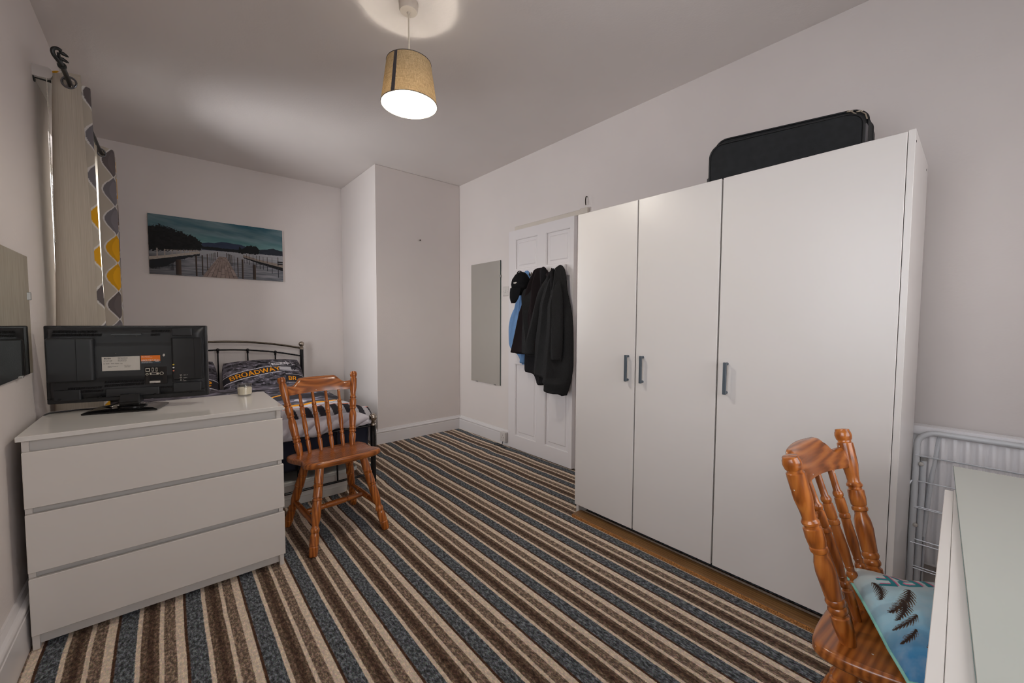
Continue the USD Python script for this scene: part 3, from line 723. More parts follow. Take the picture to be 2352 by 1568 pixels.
ORANGE, WHITEP, INK = S(240, 158, 22), S(214, 210, 216), S(52, 50, 58)
def duvet():
    t = thing('duvet', 'black, white and orange city-print duvet spread over the bed', 'duvet', (.365, 3.5, .545))
    nu, nv = 380, 420
    U = np.linspace(0, 1, nu); V = np.linspace(0, 1, nv)
    P = np.zeros((nv, nu, 3)); col = np.zeros((nv, nu, 3))
    uu, vv = np.meshgrid(U, V)
    # across: from the wall side over the top and down the right side; along: foot (v=0) to pillows
    L = 1.36 + .24
    s = uu * L
    edge = 1.36
    x = np.where(s < edge, BX0 + .03 + s, BX0 + .03 + edge + .045 * np.sin(np.clip((s - edge) / .07, 0, 1) * PI / 2))
    y = 2.712 + vv * 1.47
    drop = np.clip(s - edge, 0, 1)
    z = .600 + .022 * (noise2(x * 3.0, y * 3.0, 3) - .5) * 2 + .012 * (noise2(x * 11, y * 7, 8) - .5) * 2
    z += .030 * np.exp(-((y - 2.80) / .10) ** 2) * (.5 + .8 * noise2(x * 4, y * 0, 2))
    z -= .085 * np.clip((2.80 - y) / .09, 0, 1) ** 2
    z -= .045 * np.clip((s - 1.22) / .14, 0, 1) ** 2
    z -= np.clip(drop - .03, 0, 1) * .98
    x = x + np.where(drop > 0, .010 * np.sin(y * 22) * np.clip(drop / .12, 0, 1), 0)
    P = np.stack([x, y, z], -1)
    # print, laid out in plan (metres)
    a, b = s, y - 2.712
    col = crowd(a * .55, b * .55, 21, .7)
    def lane(m, c, k=1.0): col[m] = col[m] * (1 - k) + np.asarray(c) * k
    streak = noise2(a * 4, b * 70, 31, 3)
    lane((b > .10) & (b < .36) & (streak > .34), WHITEP * .86)
    lane((b > .36) & (b < .40), ORANGE)
    lane((b > .075) & (b < .10) & (a > .85), S(214, 92, 26))
    bar = (np.mod(a + .35 * b, .085) < .040) & (b < .085) & (b > .0)
    lane(b < .085, INK * .8); lane(bar, WHITEP * .7)
    lane((b > .62) & (b < .80), INK * .7)
    lane((np.abs(b - .62 - .9 * (a - .72)) < .020) & (a > .72) & (a < 1.05), ORANGE)
    lane((b > .80) & (b < .835) & (a < .72), ORANGE)
    lane((b > .45) & (b < .60) & (noise2(a * 9, b * 5, 41) > .52), WHITEP * .8)
    N = grid_normals(P); N = N if N[nv // 2, nu // 2, 2] > 0 else -N
    g, h = grid(P), grid((P - N * .022)[::8, ::8])
    if g.face_normals[:, 2].mean() < 0: g.invert()
    if h.face_normals[:, 2].mean() > 0: h.invert()
    m = trimesh.Trimesh(np.vstack([g.vertices, h.vertices]), np.vstack([g.faces, h.faces + nu * nv]), process=False)
    c2 = np.vstack([col.reshape(-1, 3), np.broadcast_to(WHITEP * .8, (len(h.vertices), 3))])
    part(t, 'cover', m, 'print_bedding', smooth=True, paint=c2)
    # the white underside turned over the foot end, sagging in scallops over the foot rail
    n, k = 120, 26
    xs = np.linspace(.10, 1.035, n); Q = np.zeros((k, n, 3))
    for j in range(k):
        q = j / (k - 1)
        lo = .470 + .018 * np.sin(xs * 9.0 + .6) - .026 * np.exp(-((xs - .72) / .06) ** 2) + .03 * np.clip((xs - .96) / .075, 0, 1)
        hi = .578 + .012 * np.sin(xs * 6.0) - .05 * np.clip((xs - .90) / .135, 0, 1) ** 2
        zz = hi + (lo - hi) * q
        bulge = .030 * np.sin(PI * np.clip(q, 0, 1)) ** .6 * (.75 + .25 * np.sin(xs * 31 + 5 * q)) + .010 * np.sin(xs * 57 + q * 7)
        Q[j] = np.stack([xs, 2.722 - bulge * 1.1, zz], -1)
    part(t, 'turned_back_lining', solid_grid(Q, .010), 'sheet_white', smooth=True, label='white cotton underside turned over the foot rail')
duvet()

def pillow(name, label, cx, cy, cz, w, h, th, lean, turn, kind, seed):
    t = thing('pillow', label, 'pillow', (cx, cy, cz), 0)
    n, k = 250, 170
    u, v = np.meshgrid(np.linspace(-1, 1, n), np.linspace(-1, 1, k))
    pin = 1 - .07 * (np.abs(u) ** 3) * (1 - .3 * np.abs(v)); pin2 = 1 - .06 * np.abs(v) ** 3
    prof = np.clip((1 - np.abs(u) ** 2.6) * (1 - np.abs(v) ** 2.2), 0, 1) ** .55
    X = u * w / 2 * pin2; Z = v * h / 2 * pin
    crease = .012 * (noise2(u * 3, v * 4, seed) - .5) * 2 * prof
    D = th / 2 * prof + crease
    ex = np.array([math.cos(turn), math.sin(turn), 0])
    ez = np.array([-math.sin(turn) * math.cos(lean), math.cos(turn) * math.cos(lean), math.sin(lean)])
    ey = np.cross(ez, ex)
    C = np.array([cx, cy, cz])
    F = C + X[..., None] * ex + Z[..., None] * ez - D[..., None] * ey
    Bk = C + X[..., None] * ex + Z[..., None] * ez + th / 2 * .6 * prof[..., None] * ey
    a, b = grid(F), grid(Bk)
    m = trimesh.Trimesh(np.vstack([a.vertices, b.vertices]), np.vstack([a.faces, b.faces[:, ::-1] + n * k]), process=False)
    A, B = u * w / 2, v * h / 2
    col = crowd(A + seed, B, seed)
    if kind == 'broadway':
        tl = math.radians(11)
        Ar, Br = A * math.cos(tl) + B * math.sin(tl), -A * math.sin(tl) + B * math.cos(tl)
        bend = np.where(A > -.12, .10 * np.clip(A + .12, 0, .35), 0)
        q = Br + .005 + bend * .2
        col[(np.abs(q) < .042) & (A < .26)] = INK * .85
        col[(np.abs(np.abs(q) - .040) < .0035) & (A < .26)] = WHITEP
        tp = text_poly('BROADWAY', .048, True)
        col[inside(tp, (Ar + .285) / 1.06, q + .024) & (A < .25)] = ORANGE
        # the one-way sign
        t2 = math.radians(9); As, Bs = A * math.cos(t2) + B * math.sin(t2), -A * math.sin(t2) + B * math.cos(t2)
        As, Bs = As - .150, Bs - .062
        plate = (np.abs(As) < .090) & (np.abs(Bs) < .034); col[plate] = INK * .6
        col[(np.abs(As) < .093) & (np.abs(Bs) < .037) & ~plate] = WHITEP * .8
        arrow = shapely.union_all([shapely.box(-.082, -.019, .050, .019), Polygon([(.048, -.030), (.086, 0), (.048, .030)])])
        col[inside(arrow, As, Bs)] = WHITEP * .95
        col[inside(text_poly('ONE WAY', .022, True), As + .070, Bs + .011)] = INK * .5
        col[(np.abs(A - .165) < .05) & (np.abs(B - .015) < .022)] = WHITEP * .7
        col[inside(text_poly('15 AV', .018, True), A - .21, B + .008)] = WHITEP * .8
        col[inside(text_poly('B', .040, True), A - .235, B + .12)] = ORANGE
        slab = (A > .16) & (np.abs(B + .105) < .045); sl2 = slab & ~inside(text_poly('BR', .040, True), (A - .175), B + .125)
        col[sl2] = INK * .85; col[slab & ~sl2] = ORANGE
        col[(A > .16) & (np.abs(np.abs(B + .105) - .044) < .003)] = WHITEP
    else:
        tl = math.radians(-14); Ar, Br = A * math.cos(tl) + B * math.sin(tl), -A * math.sin(tl) + B * math.cos(tl)
        q = Br + .03
        col[np.abs(q) < .045] = INK * .85
        col[np.abs(np.abs(q) - .044) < .0035] = WHITEP
        col[inside(text_poly('SOHO', .05, True), -(Ar - .28) / 1.6, q + .025)] = ORANGE
    c2 = np.vstack([col.reshape(-1, 3), (crowd(A - seed, B, seed + 3)).reshape(-1, 3)])
    part(t, 'pillow', m, 'print_bedding', smooth=True, paint=c2)
pillow('pillow', 'grey city-print pillow with orange street name and one-way arrow, at the right of the bed', .690, 4.33, .668, .64, .40, .17, math.radians(40), math.radians(-2), 'broadway', 12)
pillow('pillow', 'dark city-print pillow half hidden behind the television, at the left of the bed', .030, 4.36, .672, .62, .42, .15, math.radians(44), math.radians(2), 'soho', 30)

def storage_box():
    x0, x1, y0, y1 = .30, .985, 2.760, 3.20
    t = thing('storage_box', 'pale translucent plastic storage box with a clip lid pushed under the foot of the bed', 'storage box', (.64, 2.98, 0))
    body = []
    P = lambda i, z: [(x0 + i, y0 + i, z), (x1 - i, y0 + i, z), (x1 - i, y1 - i, z), (x0 + i, y1 - i, z)]
    def loop(i, z, r=.035):
        q = shapely.box(x0 + i + r, y0 + i + r, x1 - i - r, y1 - i - r).buffer(r, quad_segs=5)
        return np.array([(a, b, z) for a, b in q.exterior.coords[:-1]])
    rows = [loop(.070, .0), (loop(.055, .004)), loop(.050, .052), loop(.046, .055), loop(.044, .095), loop(.036, .098), loop(.030, .148), loop(.018, .150), loop(.014, .160)]
    R = np.array(rows); m = grid(np.concatenate([R, R[:, :1]], 1)); m.fix_normals()
    part(t, 'tub', m, 'plastic_box', smooth=25)
    lid = [loop(.012, .158), loop(.0, .160), loop(.0, .176), loop(.006, .181), loop(.030, .181), loop(.040, .174), loop(.30, .174, .004)]
    R = np.array([r for r in lid[:-1]]); g = grid(np.concatenate([R, R[:, :1]], 1))
    top = prism(Polygon(lid[5][:, :2]), .170, .174, 'z')
    part(t, 'lid', [g, top], 'plastic_lid', smooth=25)
storage_box()

# ------------------------------------------------------------------ candle in a glass on the chest
def candle():
    x, y, z = .318, 2.590, .780
    t = thing('candle', 'white wax candle in a clear glass tumbler near the chest edge', 'candle', (x, y, z))
    pr = [(.030, .000), (.0335, .003), (.0350, .062), (.0342, .0625), (.0338, .060), (.0325, .006)]
    part(t, 'tumbler', tube([(x, y, z + h) for r, h in pr], [r for r, h in pr], 36), 'tumbler_glass', smooth=40)
    pr = [(.0318, .007), (.0330, .040), (.0322, .0418), (.010, .0408), (.001, .0410)]
    part(t, 'wax', tube([(x, y, z + h) for r, h in pr], [r for r, h in pr], 36), 'wax', smooth=40)
    part(t, 'wick', tube([(x, y, z + .040), (x + .0004, y, z + .049), (x + .003, y, z + .054)], .0011, 8), 'wick')
candle()

# ------------------------------------------------------------------ television seen from behind
def television():
    th = math.radians(-14.7)
    B = np.array([-.139, 2.517, .780])
    t = thing('television', 'small black flat television seen from behind on the white chest of drawers', 'television', B, th)
    W, H, zb = .565, .339, .040
    yb = .012                                         # plane of the back's rim (its own y; the camera is at -y)
    cx = .016
    X = lambda u: cx - W / 2 + u * W
    # picture position across -> true position across (the left end is nearer)
    def U(px):
        s = (px - 10) / (2295 - 10); return s * 1.674 / (1.94 - s * (1.94 - 1.674))
    def V(py, px):
        top = 45; bot = 1145 + (1005 - 1145) * (px - 10) / 2285; return 1 - (py - top) / (bot - top)
    XX = lambda px: X(U(px)); ZZ = lambda py, px: zb + V(py, px) * H
    part(t, 'front_frame', rbox(X(0), X(1), yb, yb + .024, zb, zb + H, .0055, 10), 'black_plastic_smooth', local=True, smooth=40)
    part(t, 'screen', box(X(.02), X(.98), yb + .0235, yb + .0246, zb + .02, zb + H - .014), 'black_gloss', local=True)
    # moulded back: bulging shell over the middle
    n, k = 90, 56
    u, v = np.meshgrid(np.linspace(0, 1, n), np.linspace(0, 1, k))
    sd = lambda a, e: np.clip(np.minimum(a, 1 - a) / e, 0, 1)
    d = .020 * (1 - (1 - sd(u, .05)) ** 2) * (1 - (1 - sd(v, .10)) ** 2)
    d += .008 * np.clip((.78 - v) / .05, 0, 1) * np.clip((v - .23) / .06, 0, 1)
    d -= .006 * np.clip((.2 - v) / .05, 0, 1) * np.clip(v / .05, 0, 1) * 0
    P = np.stack([X(.022 + .956 * u), yb - d, zb + H * (.055 + .925 * v)], -1)
    sg = solid_grid(P, .001); 
    back = part(t, 'back_cover', sg, 'black_plastic', local=True, smooth=True)
    ym = yb - .028
    # left speaker box, right cable bay
    part(t, 'speaker_housing', rbox(X(.030), XX(770), ym - .016, yb - .004, zb + .285 * H, zb + .845 * H, .011, 12), 'black_plastic', local=True, smooth=40)
    part(t, 'housing_seam', box(XX(533) - .0008, XX(533) + .0008, ym - .0166, ym - .014, zb + .30 * H, zb + .83 * H), 'slot_black', local=True)
    part(t, 'cable_bay', box(XX(1838), X(.972), ym - .004, yb - .004, zb + .25 * H, zb + .835 * H, .003), 'black_plastic_smooth', local=True)
    part(t, 'cable_bay_wall', box(XX(1828), XX(1850), ym - .005, ym - .002, zb + .22 * H, zb + .835 * H, .001), 'slot_black', local=True)
    part(t, 'bay_seam', box(XX(2138) - .0006, XX(2138) + .0006, ym - .0046, ym - .003, zb + .25 * H, zb + .83 * H), 'slot_black', local=True)
    part(t, 'bay_cover', rbox(XX(1842), XX(2118), ym - .006, yb - .004, zb + .862 * H, zb + .965 * H, .004, 10), 'black_plastic', local=True)
    part(t, 'lower_housing', rbox(XX(1830), X(.965), ym - .008, yb - .002, zb + .085 * H, zb + .215 * H, .006, 10), 'black_plastic', local=True, smooth=40)
    part(t, 'lower_housing', rbox(XX(150), XX(545), yb - .026, yb - .002, zb + .045 * H, zb + .185 * H, .006, 10), 'black_plastic', local=True, smooth=40)
    part(t, 'lower_housing', rbox(XX(885), XX(1640), yb - .027, yb - .002, zb + .06 * H, zb + .175 * H, .006, 10), 'black_plastic', local=True, smooth=40)
    part(t, 'upper_recess', box(XX(1000), XX(1425), ym - .0012, ym + .004, zb + .872 * H, zb + .9 * H, .001), 'black_plastic_smooth', local=True)
    # ventilation slots
    sl = []
    def slots(p0, p1, q0, q1, n, hgt, slant=.0012):
        for i in range(n):
            s = i / max(n - 1, 1); px, py = p0 + (q0 - p0) * s, p1 + (q1 - p1) * s
            x, z = XX(px), ZZ(py, px)
            vv_ = (z - zb) / H
            uu_ = np.clip(((x - X(0)) / W - .022) / .956, 0, 1); v2 = np.clip((vv_ - .055) / .925, 0, 1)
            dd = .020 * (1 - (1 - min(min(uu_, 1 - uu_) / .05, 1)) ** 2) * (1 - (1 - min(min(v2, 1 - v2) / .10, 1)) ** 2) + .008 * np.clip((.78 - v2) / .05, 0, 1) * np.clip((v2 - .23) / .06, 0, 1)
            b = box(x - .0013, x + .0013, yb - dd - .0035, yb - dd + .002, z - hgt / 2, z + hgt / 2)
            b.vertices[:, 0] += (b.vertices[:, 2] - z) / hgt * slant * 2; sl.append(b)
    slots(190, 125, 785, 125, 34, .011); slots(185, 172, 860, 168, 38, .011)
    slots(1555, 118, 1790, 116, 14, .010); slots(1550, 166, 1665, 164, 8, .010)
    slots(885, 818, 1420, 795, 36, .010); slots(880, 868, 1415, 835, 36, .010)
    slots(368, 910, 830, 888, 26, .009); slots(360, 958, 850, 932, 28, .009); slots(1425, 900, 1805, 882, 26, .009)
    part(back, 'ventilation_slots', sl, 'slot_black', local=True, kind='stuff', smooth=False)
    for px, py in ((105, 1048), (248, 1055), (815, 1025), (1585, 975), (2065, 950), (2250, 900)):
        part(back, 'screw_hole', cyl((XX(px), yb - .034, ZZ(py, px)), (XX(px), yb - .02, ZZ(py, px)), .0042, 14), 'slot_black', local=True)
    for px, py in ((1050, 185), (1362, 183), (1060, 422), (1370, 415)):
        part(back, 'mount_screw', ball((XX(px), ym - .001, ZZ(py, px)), .0016, n=2), 'nickel', local=True)
    # stickers with their print
    ex, ey, ez = (1, 0, 0), (0, 0, 1), (0, -1, 0)
    def sticker(name, m, px0, px1, z0, z1, lab=None):
        return part(t, name, box(XX(px0), XX(px1), ym - .0012, ym + .006, z0, z1, .0004), m, local=True, label=lab)
    def lines(rows, x0, z0, h, gap, m, par, bold=False):
        ms = []
        for i, r in enumerate(rows):
            ms.append(place(meshkit.text_mesh(r, h, .0002, bold), (x0, ym - .0013, z0 - i * gap), ex, ey, ez))
        part(par, 'lettering', ms, m, local=True, smooth=False)
    zt, zl = ZZ(463, 1120), ZZ(655, 1120)
    lab = sticker('rating_label', 'sticker_white', 862, 1386, zl, zt, 'white rating label')
    x0 = XX(870); hh = zt - zl
    lines(['BUSH'], x0 + .006, zt - .0105, .0058, .01, 'ink_black', lab, True)
    lines(['LED TV DVD COMBI', '220-240V ~ 50Hz'], x0 + .004, zt - .0180, .0022, .0040, 'ink_black', lab)
    lines(['CE  HDMI    Dolby Digital   DVB'], x0 + .003, zt - .0325, .0032, .005, 'ink_black', lab)
    lines(['SERIAL NO 20486137', '0048291'], x0 + .017, zt - .0440, .0024, .0042, 'ink_black', lab)
    lines(['Apparatus complies with', 'safety requirements and', 'class 1 laser product', 'do not open this cover', 'refer to service staff'], XX(1086), zt - .006, .0021, .0040, 'ink_black', lab)
    lines(['Made under licence', 'from laboratories', 'all rights reserved'], XX(1172), zt - .0415, .0018, .0036, 'ink_black', lab)
    zt2, zl2, zm2 = ZZ(447, 1540), ZZ(556, 1540), ZZ(525, 1540)
    o = sticker('helpline_sticker', 'sticker_orange', 1402, 1668, zm2, zt2, 'orange helpline sticker')
    lines(['Call us first to get', 'support and guarantee'], XX(1412), zt2 - .0055, .0026, .0042, 'ink_white', o)
    lines(['0800 597 8546'], XX(1408), zm2 + .0012, .0062, .01, 'ink_white', o, True)
    o2 = sticker('helpline_sticker', 'sticker_teal', 1402, 1668, zl2, zm2 - .0002)
    lines(['Please keep this number', 'and your proof of purchase'], XX(1410), zm2 - .0044, .0022, .0036, 'ink_white', o2)
    lines(['BUSH'], XX(1600), zm2 - .0046, .0036, .0036, 'ink_white', o2, True)
    part(t, 'oval_tag', place(trimesh.creation.cylinder(.0062, .0006, sections=24), (XX(1720), ym - .0012, ZZ(443, 1720)), (.62, 0, -.25), (.25, 0, 1), (0, -1, 0)), 'sticker_white', local=True)
    # socket panel
    zp0, zp1 = ZZ(838, 1600), ZZ(603, 1600)
    pn = part(t, 'socket_panel', box(XX(1448), XX(1752), ym - .0008, ym + .004, zp0, zp1, .0008), 'black_gloss', local=True)
    def at(px0, px1, py0, py1, m, nm, d=.0022): part(pn, nm, box(XX(px0), XX(px1), ym - d, ym, ZZ(py1, px0), ZZ(py0, px0), .0006), m, local=True)
    at(1460, 1520, 622, 672, 'port_metal', 'network_port'); at(1468, 1512, 632, 664, 'slot_black', 'network_port', .0026)
    at(1545, 1572, 617, 668, 'port_metal', 'hdmi_port'); at(1600, 1626, 617, 668, 'port_metal', 'hdmi_port')
    at(1550, 1566, 624, 660, 'slot_black', 'hdmi_port', .0026); at(1605, 1621, 624, 660, 'slot_black', 'hdmi_port', .0026)
    at(1516, 1640, 685, 715, 'port_metal', 'monitor_port'); at(1540, 1610, 692, 708, 'slot_black', 'monitor_port', .0026)
    at(1512, 1695, 733, 785, 'slot_black', 'scart_port', .0016)
    at(1510, 1658, 800, 828, 'sticker_white', 'panel_label', .0012)
    part(pn, 'lettering', [place(meshkit.text_mesh('20150609', .0028, .0002), (XX(1522), ym - .0014, ZZ(822, 1522)), ex, ey, ez)], 'ink_black', local=True, smooth=False)
    for px, py, r in ((1480, 706, .0042), (1680, 692, .0062)):
        part(pn, 'round_port', [torus((XX(px), ym - .0015, ZZ(py, px)), (0, 1, 0), r, .0012, 20, 8)], 'port_metal', local=True)
    for py, m in ((572, 'port_yellow'), (613, 'port_white'), (655, 'port_red')):
        part(t, 'video_jack', tube([(XX(1852), ym - .010, ZZ(py, 1852)), (XX(1852), ym - .003, ZZ(py, 1852))], .0028, 12), m, local=True)
    part(t, 'lettering', [place(meshkit.text_mesh(s, .0026, .0002), (XX(1968), ym - .0046, ZZ(py, 1968)), ex, ey, ez) for s, py in (('- VIDEO IN', 720), ('- AUDIO L', 756), ('- R', 780), ('- SPDIF', 800))], 'ink_white', local=True, smooth=False)
    part(t, 'round_emblem', [torus((XX(1945), ym - .0045, ZZ(py, 1945)), (0, 1, 0), .0028, .0005, 16, 6) for py in (714, 750, 784)], 'ink_white', local=True, kind='stuff')
    # stand
    part(t, 'stand_bracket', [rbox(XX(1100), XX(1375), ym - .012, yb + .01, zb - .004, zb + .032, .003, 10)], 'black_plastic_smooth', local=True)
    part(t, 'stand_neck', [rbox(cx - .040, cx + .034, -.020, .030, .016, zb + .012, .006, 10), tube([(cx, .004, .012), (cx, .004, .018), (cx, .004, .022)], [.052, .052, .044], 32)], 'black_gloss', local=True, smooth=40)
    bw, bd = .252, .175
    out = shapely.box(-bw / 2 + .008, -bd / 2 + .008, bw / 2 - .008, bd / 2 - .008).buffer(.008)
    o1 = np.array(out.exterior.coords[:-1])
    R = np.array([np.c_[o1 * .995, np.full(len(o1), .0)], np.c_[o1, np.full(len(o1), .002)], np.c_[o1, np.full(len(o1), .006)], np.c_[o1 * (.84, .80), np.full(len(o1), .0125)], np.c_[o1 * 0, np.full(len(o1), .0135)]])
    b = grid(np.concatenate([R, R[:, :1]], 1)); b.fix_normals()
    part(t, 'stand_base', b, 'black_gloss', local=True, smooth=25)
    c = thing('power_cable', 'black cable running from the television stand to the left wall', 'cable', (-.36, 2.60, .78))
    pts = [(-.165, 2.535, .812), (-.20, 2.555, .797), (-.25, 2.585, .786), (-.31, 2.60, .785), (-.355, 2.59, .785), (-.392, 2.572, .784), (-.408, 2.562, .770), (-.414, 2.56, .60), (-.414, 2.56, .3)]
    part(c, 'cable', tube(spline(pts, 60), .0034, 8), 'cable_black', smooth=True)
television()

# ------------------------------------------------------------------ left wall: mirror, curtains, pole, blind
def mirror(name, label, x, sgn, y0, y1, z0, z1, clips):
    t = thing(name, label, 'mirror', (x, (y0 + y1) / 2, z0))
    a = x + sgn * .0125
    part(t, 'glass', box(min(a, a + sgn * .0008), max(a, a + sgn * .0008), y0, y1, z0, z1), 'mirror_glass', smooth=False)
    part(t, 'backing', box(min(x + sgn * .002, a), max(x + sgn * .002, a), y0 - .0005, y1 + .0005, z0 - .0005, z1 + .0005), 'mirror_edge')
    for (y, z, w, h) in clips:
        part(t, 'clip', [box(min(x, x + sgn * .019), max(x, x + sgn * .019), y - w, y + w, z - h, z + h, .002)], 'clip_clear')
mirror('wall_mirror', 'frameless landscape mirror on the left wall beside the television', XL, 1, 1.72, 2.520, .970, 1.4385, [(2.523, 1.28, .004, .016), (2.34, .970, .012, .004), (1.95, .970, .012, .004)])
mirror('wall_mirror', 'tall narrow frameless mirror on the right wall beside the light switch', XR, -1, 3.018, 3.498, .562, 1.7715, [(3.40, .562, .012, .005), (3.10, .562, .012, .005), (3.015, 1.62, .005, .012)])

GREYP, MUST, BASE = S(112, 108, 112), S(206, 150, 22), S(176, 166, 152)
def leafprint(s, z, c0):
    """Columns of stacked leaf shapes, grey and mustard, each with a white edge."""
    colw, per = .205, .200
    ci = np.floor(s / colw); sx = (s / colw - ci - .5) * colw
    zz = z + np.where(np.mod(ci, 2) > .5, per / 2, 0) + c0
    k = np.floor(zz / per); f = zz / per - k
    half = .070 * np.sin(PI * f) ** 1.25
    col = np.broadcast_to(BASE, s.shape + (3,)).copy()
    edge = (np.abs(sx) < half + .010)
    col[edge] = S(206, 202, 198)
    leaf = np.abs(sx) < half
    pick = np.mod(k * 2 + ci * 3, 5)
    c = np.where((pick[..., None] == 1) | (pick[..., None] == 4), MUST, np.where(pick[..., None] == 2, S(96, 88, 88), GREYP))
    col[leaf] = c[leaf]
    inner = (np.abs(sx - .010) < half * .62) & (np.abs(f - .45) < .40)
    col[inner & leaf] = (c * 1.22)[inner & leaf]
    return np.clip(col, 0, 1)

RODX = lambda y: -.306 + (y - 2.85) * .0064
RODZ = lambda y: 2.298 + (y - 2.85) * .031
def curtain(label, path, zb, flare, reach, c0, seedk, eyelets):
    t = thing('curtain', label, 'curtain', (-.30, path[0][1], zb), group=None)
    p = spline(path, 400)
    d = np.r_[0, np.cumsum(np.linalg.norm(np.diff(p, axis=0), axis=1))]
    n = int(d[-1] / .0034); s = np.linspace(0, d[-1], n)
    px, py = np.interp(s, d, p[:, 0]), np.interp(s, d, p[:, 1])
    ztop = RODZ(py) + .045
    k = 460
    q = np.linspace(0, 1, k)
    P = np.zeros((k, n, 3)); cx_, cy_ = px.mean(), py.mean()
    for j in range(k):
        z = zb + (ztop - zb) * q[j]
        fl = 1 + flare * (1 - q[j]) * np.clip(1.4 - s / reach, 0, 1)
        xx = -.31 + (px + .31) * fl
        xx = np.maximum(xx, XL + .012)
        wob = .006 * np.sin(z * 5 + s * 9 + seedk) * (1 - q[j])
        P[j] = np.stack([xx + wob * .6, py + wob, z], -1)
    N = grid_normals(P)
    # which side shows the print: right-hand side when walking along the path
    tang = np.gradient(P, axis=1); right = np.stack([tang[..., 1], -tang[..., 0], np.zeros_like(tang[..., 0])], -1)
    sgn = np.sign((N * right).sum(-1).mean())
    m = grid(P)
    if sgn < 0: m.invert()
    col = leafprint(np.broadcast_to(s, (k, n)), P[..., 2], c0)
    holes = []
    for ye in eyelets:
        i = np.argmin(np.abs(py - ye) + np.abs(px - RODX(ye)) * 2)
        holes.append((i, s[i], RODZ(py[i])))
    fc = m.faces.copy(); Sv = np.broadcast_to(s, (k, n)).ravel(); Zv = P[..., 2].ravel()
    keep = np.ones(len(fc), bool)
    for i, s0, z0 in holes:
        keep &= np.hypot(Sv[fc].mean(1) - s0, Zv[fc].mean(1) - z0) > .0215
    fr = trimesh.Trimesh(m.vertices, fc[keep], process=False)
    part(t, 'printed_face', fr, 'print_curtain', smooth=True, paint=col.reshape(-1, 3))
    Q = P - N * (.0016 * sgn)
    l = grid(Q[::4]); 
    if sgn > 0: l.invert()
    lf = l.faces; Zl, Sl = l.vertices[:, 2], np.broadcast_to(s, (len(Q[::4]), n)).ravel()
    kl = np.ones(len(lf), bool)
    for i, s0, z0 in holes: kl &= np.hypot(Sl[lf].mean(1) - s0, Zl[lf].mean(1) - z0) > .0215
    part(t, 'lining', trimesh.Trimesh(l.vertices, lf[kl], process=False), 'curtain_lining', smooth=True)
    for i, s0, z0 in holes:
        tg = np.array([px[min(i + 2, n - 1)] - px[max(i - 2, 0)], py[min(i + 2, n - 1)] - py[max(i - 2, 0)], 0]); tg /= np.linalg.norm(tg)
        nn = np.array([tg[1], -tg[0], 0]); c = np.array([px[i], py[i], z0])
        rg = [torus(c + nn * o, nn, .0255, .0042, 28, 8) for o in (-.0022, .0022)]
        part(t, 'eyelet', trimesh.util.concatenate(rg), 'eyelet_metal')
    return t
near = [(-.268, 2.826), (-.31, 2.840), (-.350, 2.856), (-.366, 2.885), (-.338, 2.92), (-.28, 2.945), (-.250, 2.975), (-.28, 3.005), (-.325, 3.02), (-.340, 3.045), (-.32, 3.075), (-.28, 3.09), (-.264, 3.12), (-.29, 3.15), (-.325, 3.165), (-.340, 3.19), (-.32, 3.215), (-.282, 3.24)]
far = [(-.302, 3.80), (-.335, 3.835), (-.362, 3.88), (-.355, 3.93), (-.31, 3.98), (-.262, 4.02), (-.236, 4.065), (-.262, 4.11), (-.33, 4.125), (-.362, 4.15), (-.33, 4.18), (-.265, 4.195), (-.242, 4.225), (-.27, 4.255), (-.33, 4.27), (-.36, 4.295), (-.33, 4.325), (-.27, 4.34), (-.248, 4.37)]
curtain('beige-lined eyelet curtain gathered at the near end of the black pole', near, .64, .75, .30, .09, 0.0, (2.843, 2.935, 3.013, 3.082, 3.157, 3.226))
curtain('grey and mustard leaf-print eyelet curtain gathered at the far end of the pole', far, .64, .10, 9.0, .11, 2.0, (3.985, 4.117, 4.188, 4.262, 4.333))

def pole():
    t = thing('curtain_pole', 'thin black curtain pole with a scrolled leaf finial above the window', 'curtain pole', (-.31, 3.5, 2.3))
    p = lambda y: np.array([RODX(y), y, RODZ(y)])
    part(t, 'rod', tube([p(2.66), p(4.46)], .0095, 14), 'rod_black')
    a = p(2.66)
    part(t, 'collar', tube([a + (0, .012, 0), a + (0, .006, 0), a + (0, -.004, 0), a + (0, -.01, 0)], [.010, .0145, .0145, .010], 16), 'rod_black')
    cur = [(0, -.008, 0), (-.006, -.045, .004), (-.022, -.085, .016), (-.036, -.110, .040), (-.034, -.118, .070), (-.012, -.112, .088), (.012, -.10, .082)]
    part(t, 'finial_scroll', tube(spline([a + np.array(c) * .5 for c in cur], 30), np.linspace(.0085, .0065, 30), 12), 'rod_black', smooth=True)
    cur = [(0, -.008, 0), (-.002, -.045, .016), (-.006, -.075, .038), (-.006, -.095, .062)]
    part(t, 'finial_scroll', tube(spline([a + np.array(c) * .5 for c in cur], 24), np.linspace(.0075, .005, 24), 12), 'rod_black', smooth=True)
    for c, d in (((.022, -.088, .066), (.03, .01, -.010)), ((.014, -.050, .034), (.034, .012, -.010))):
        c0 = a + np.array(c) * .5; d = np.array(d) * .62
        part(t, 'finial_leaf', tube([c0 - d * .7, c0 - d * .4, c0, c0 + d * .5, c0 + d * .8], [.002, .006, .0075, .005, .001], 12), 'rod_black', smooth=True)
    for y in (2.90, 4.40):
        q = p(y)
        part(t, 'bracket', [tube([(XL + .002, y, q[2] + .008), (XL + .05, y, q[2] + .004), q + (0, 0, -.012)], .0055, 8), cyl((XL, y, q[2] + .008), (XL + .004, y, q[2] + .008), .022, 18)], 'rod_black')
pole()

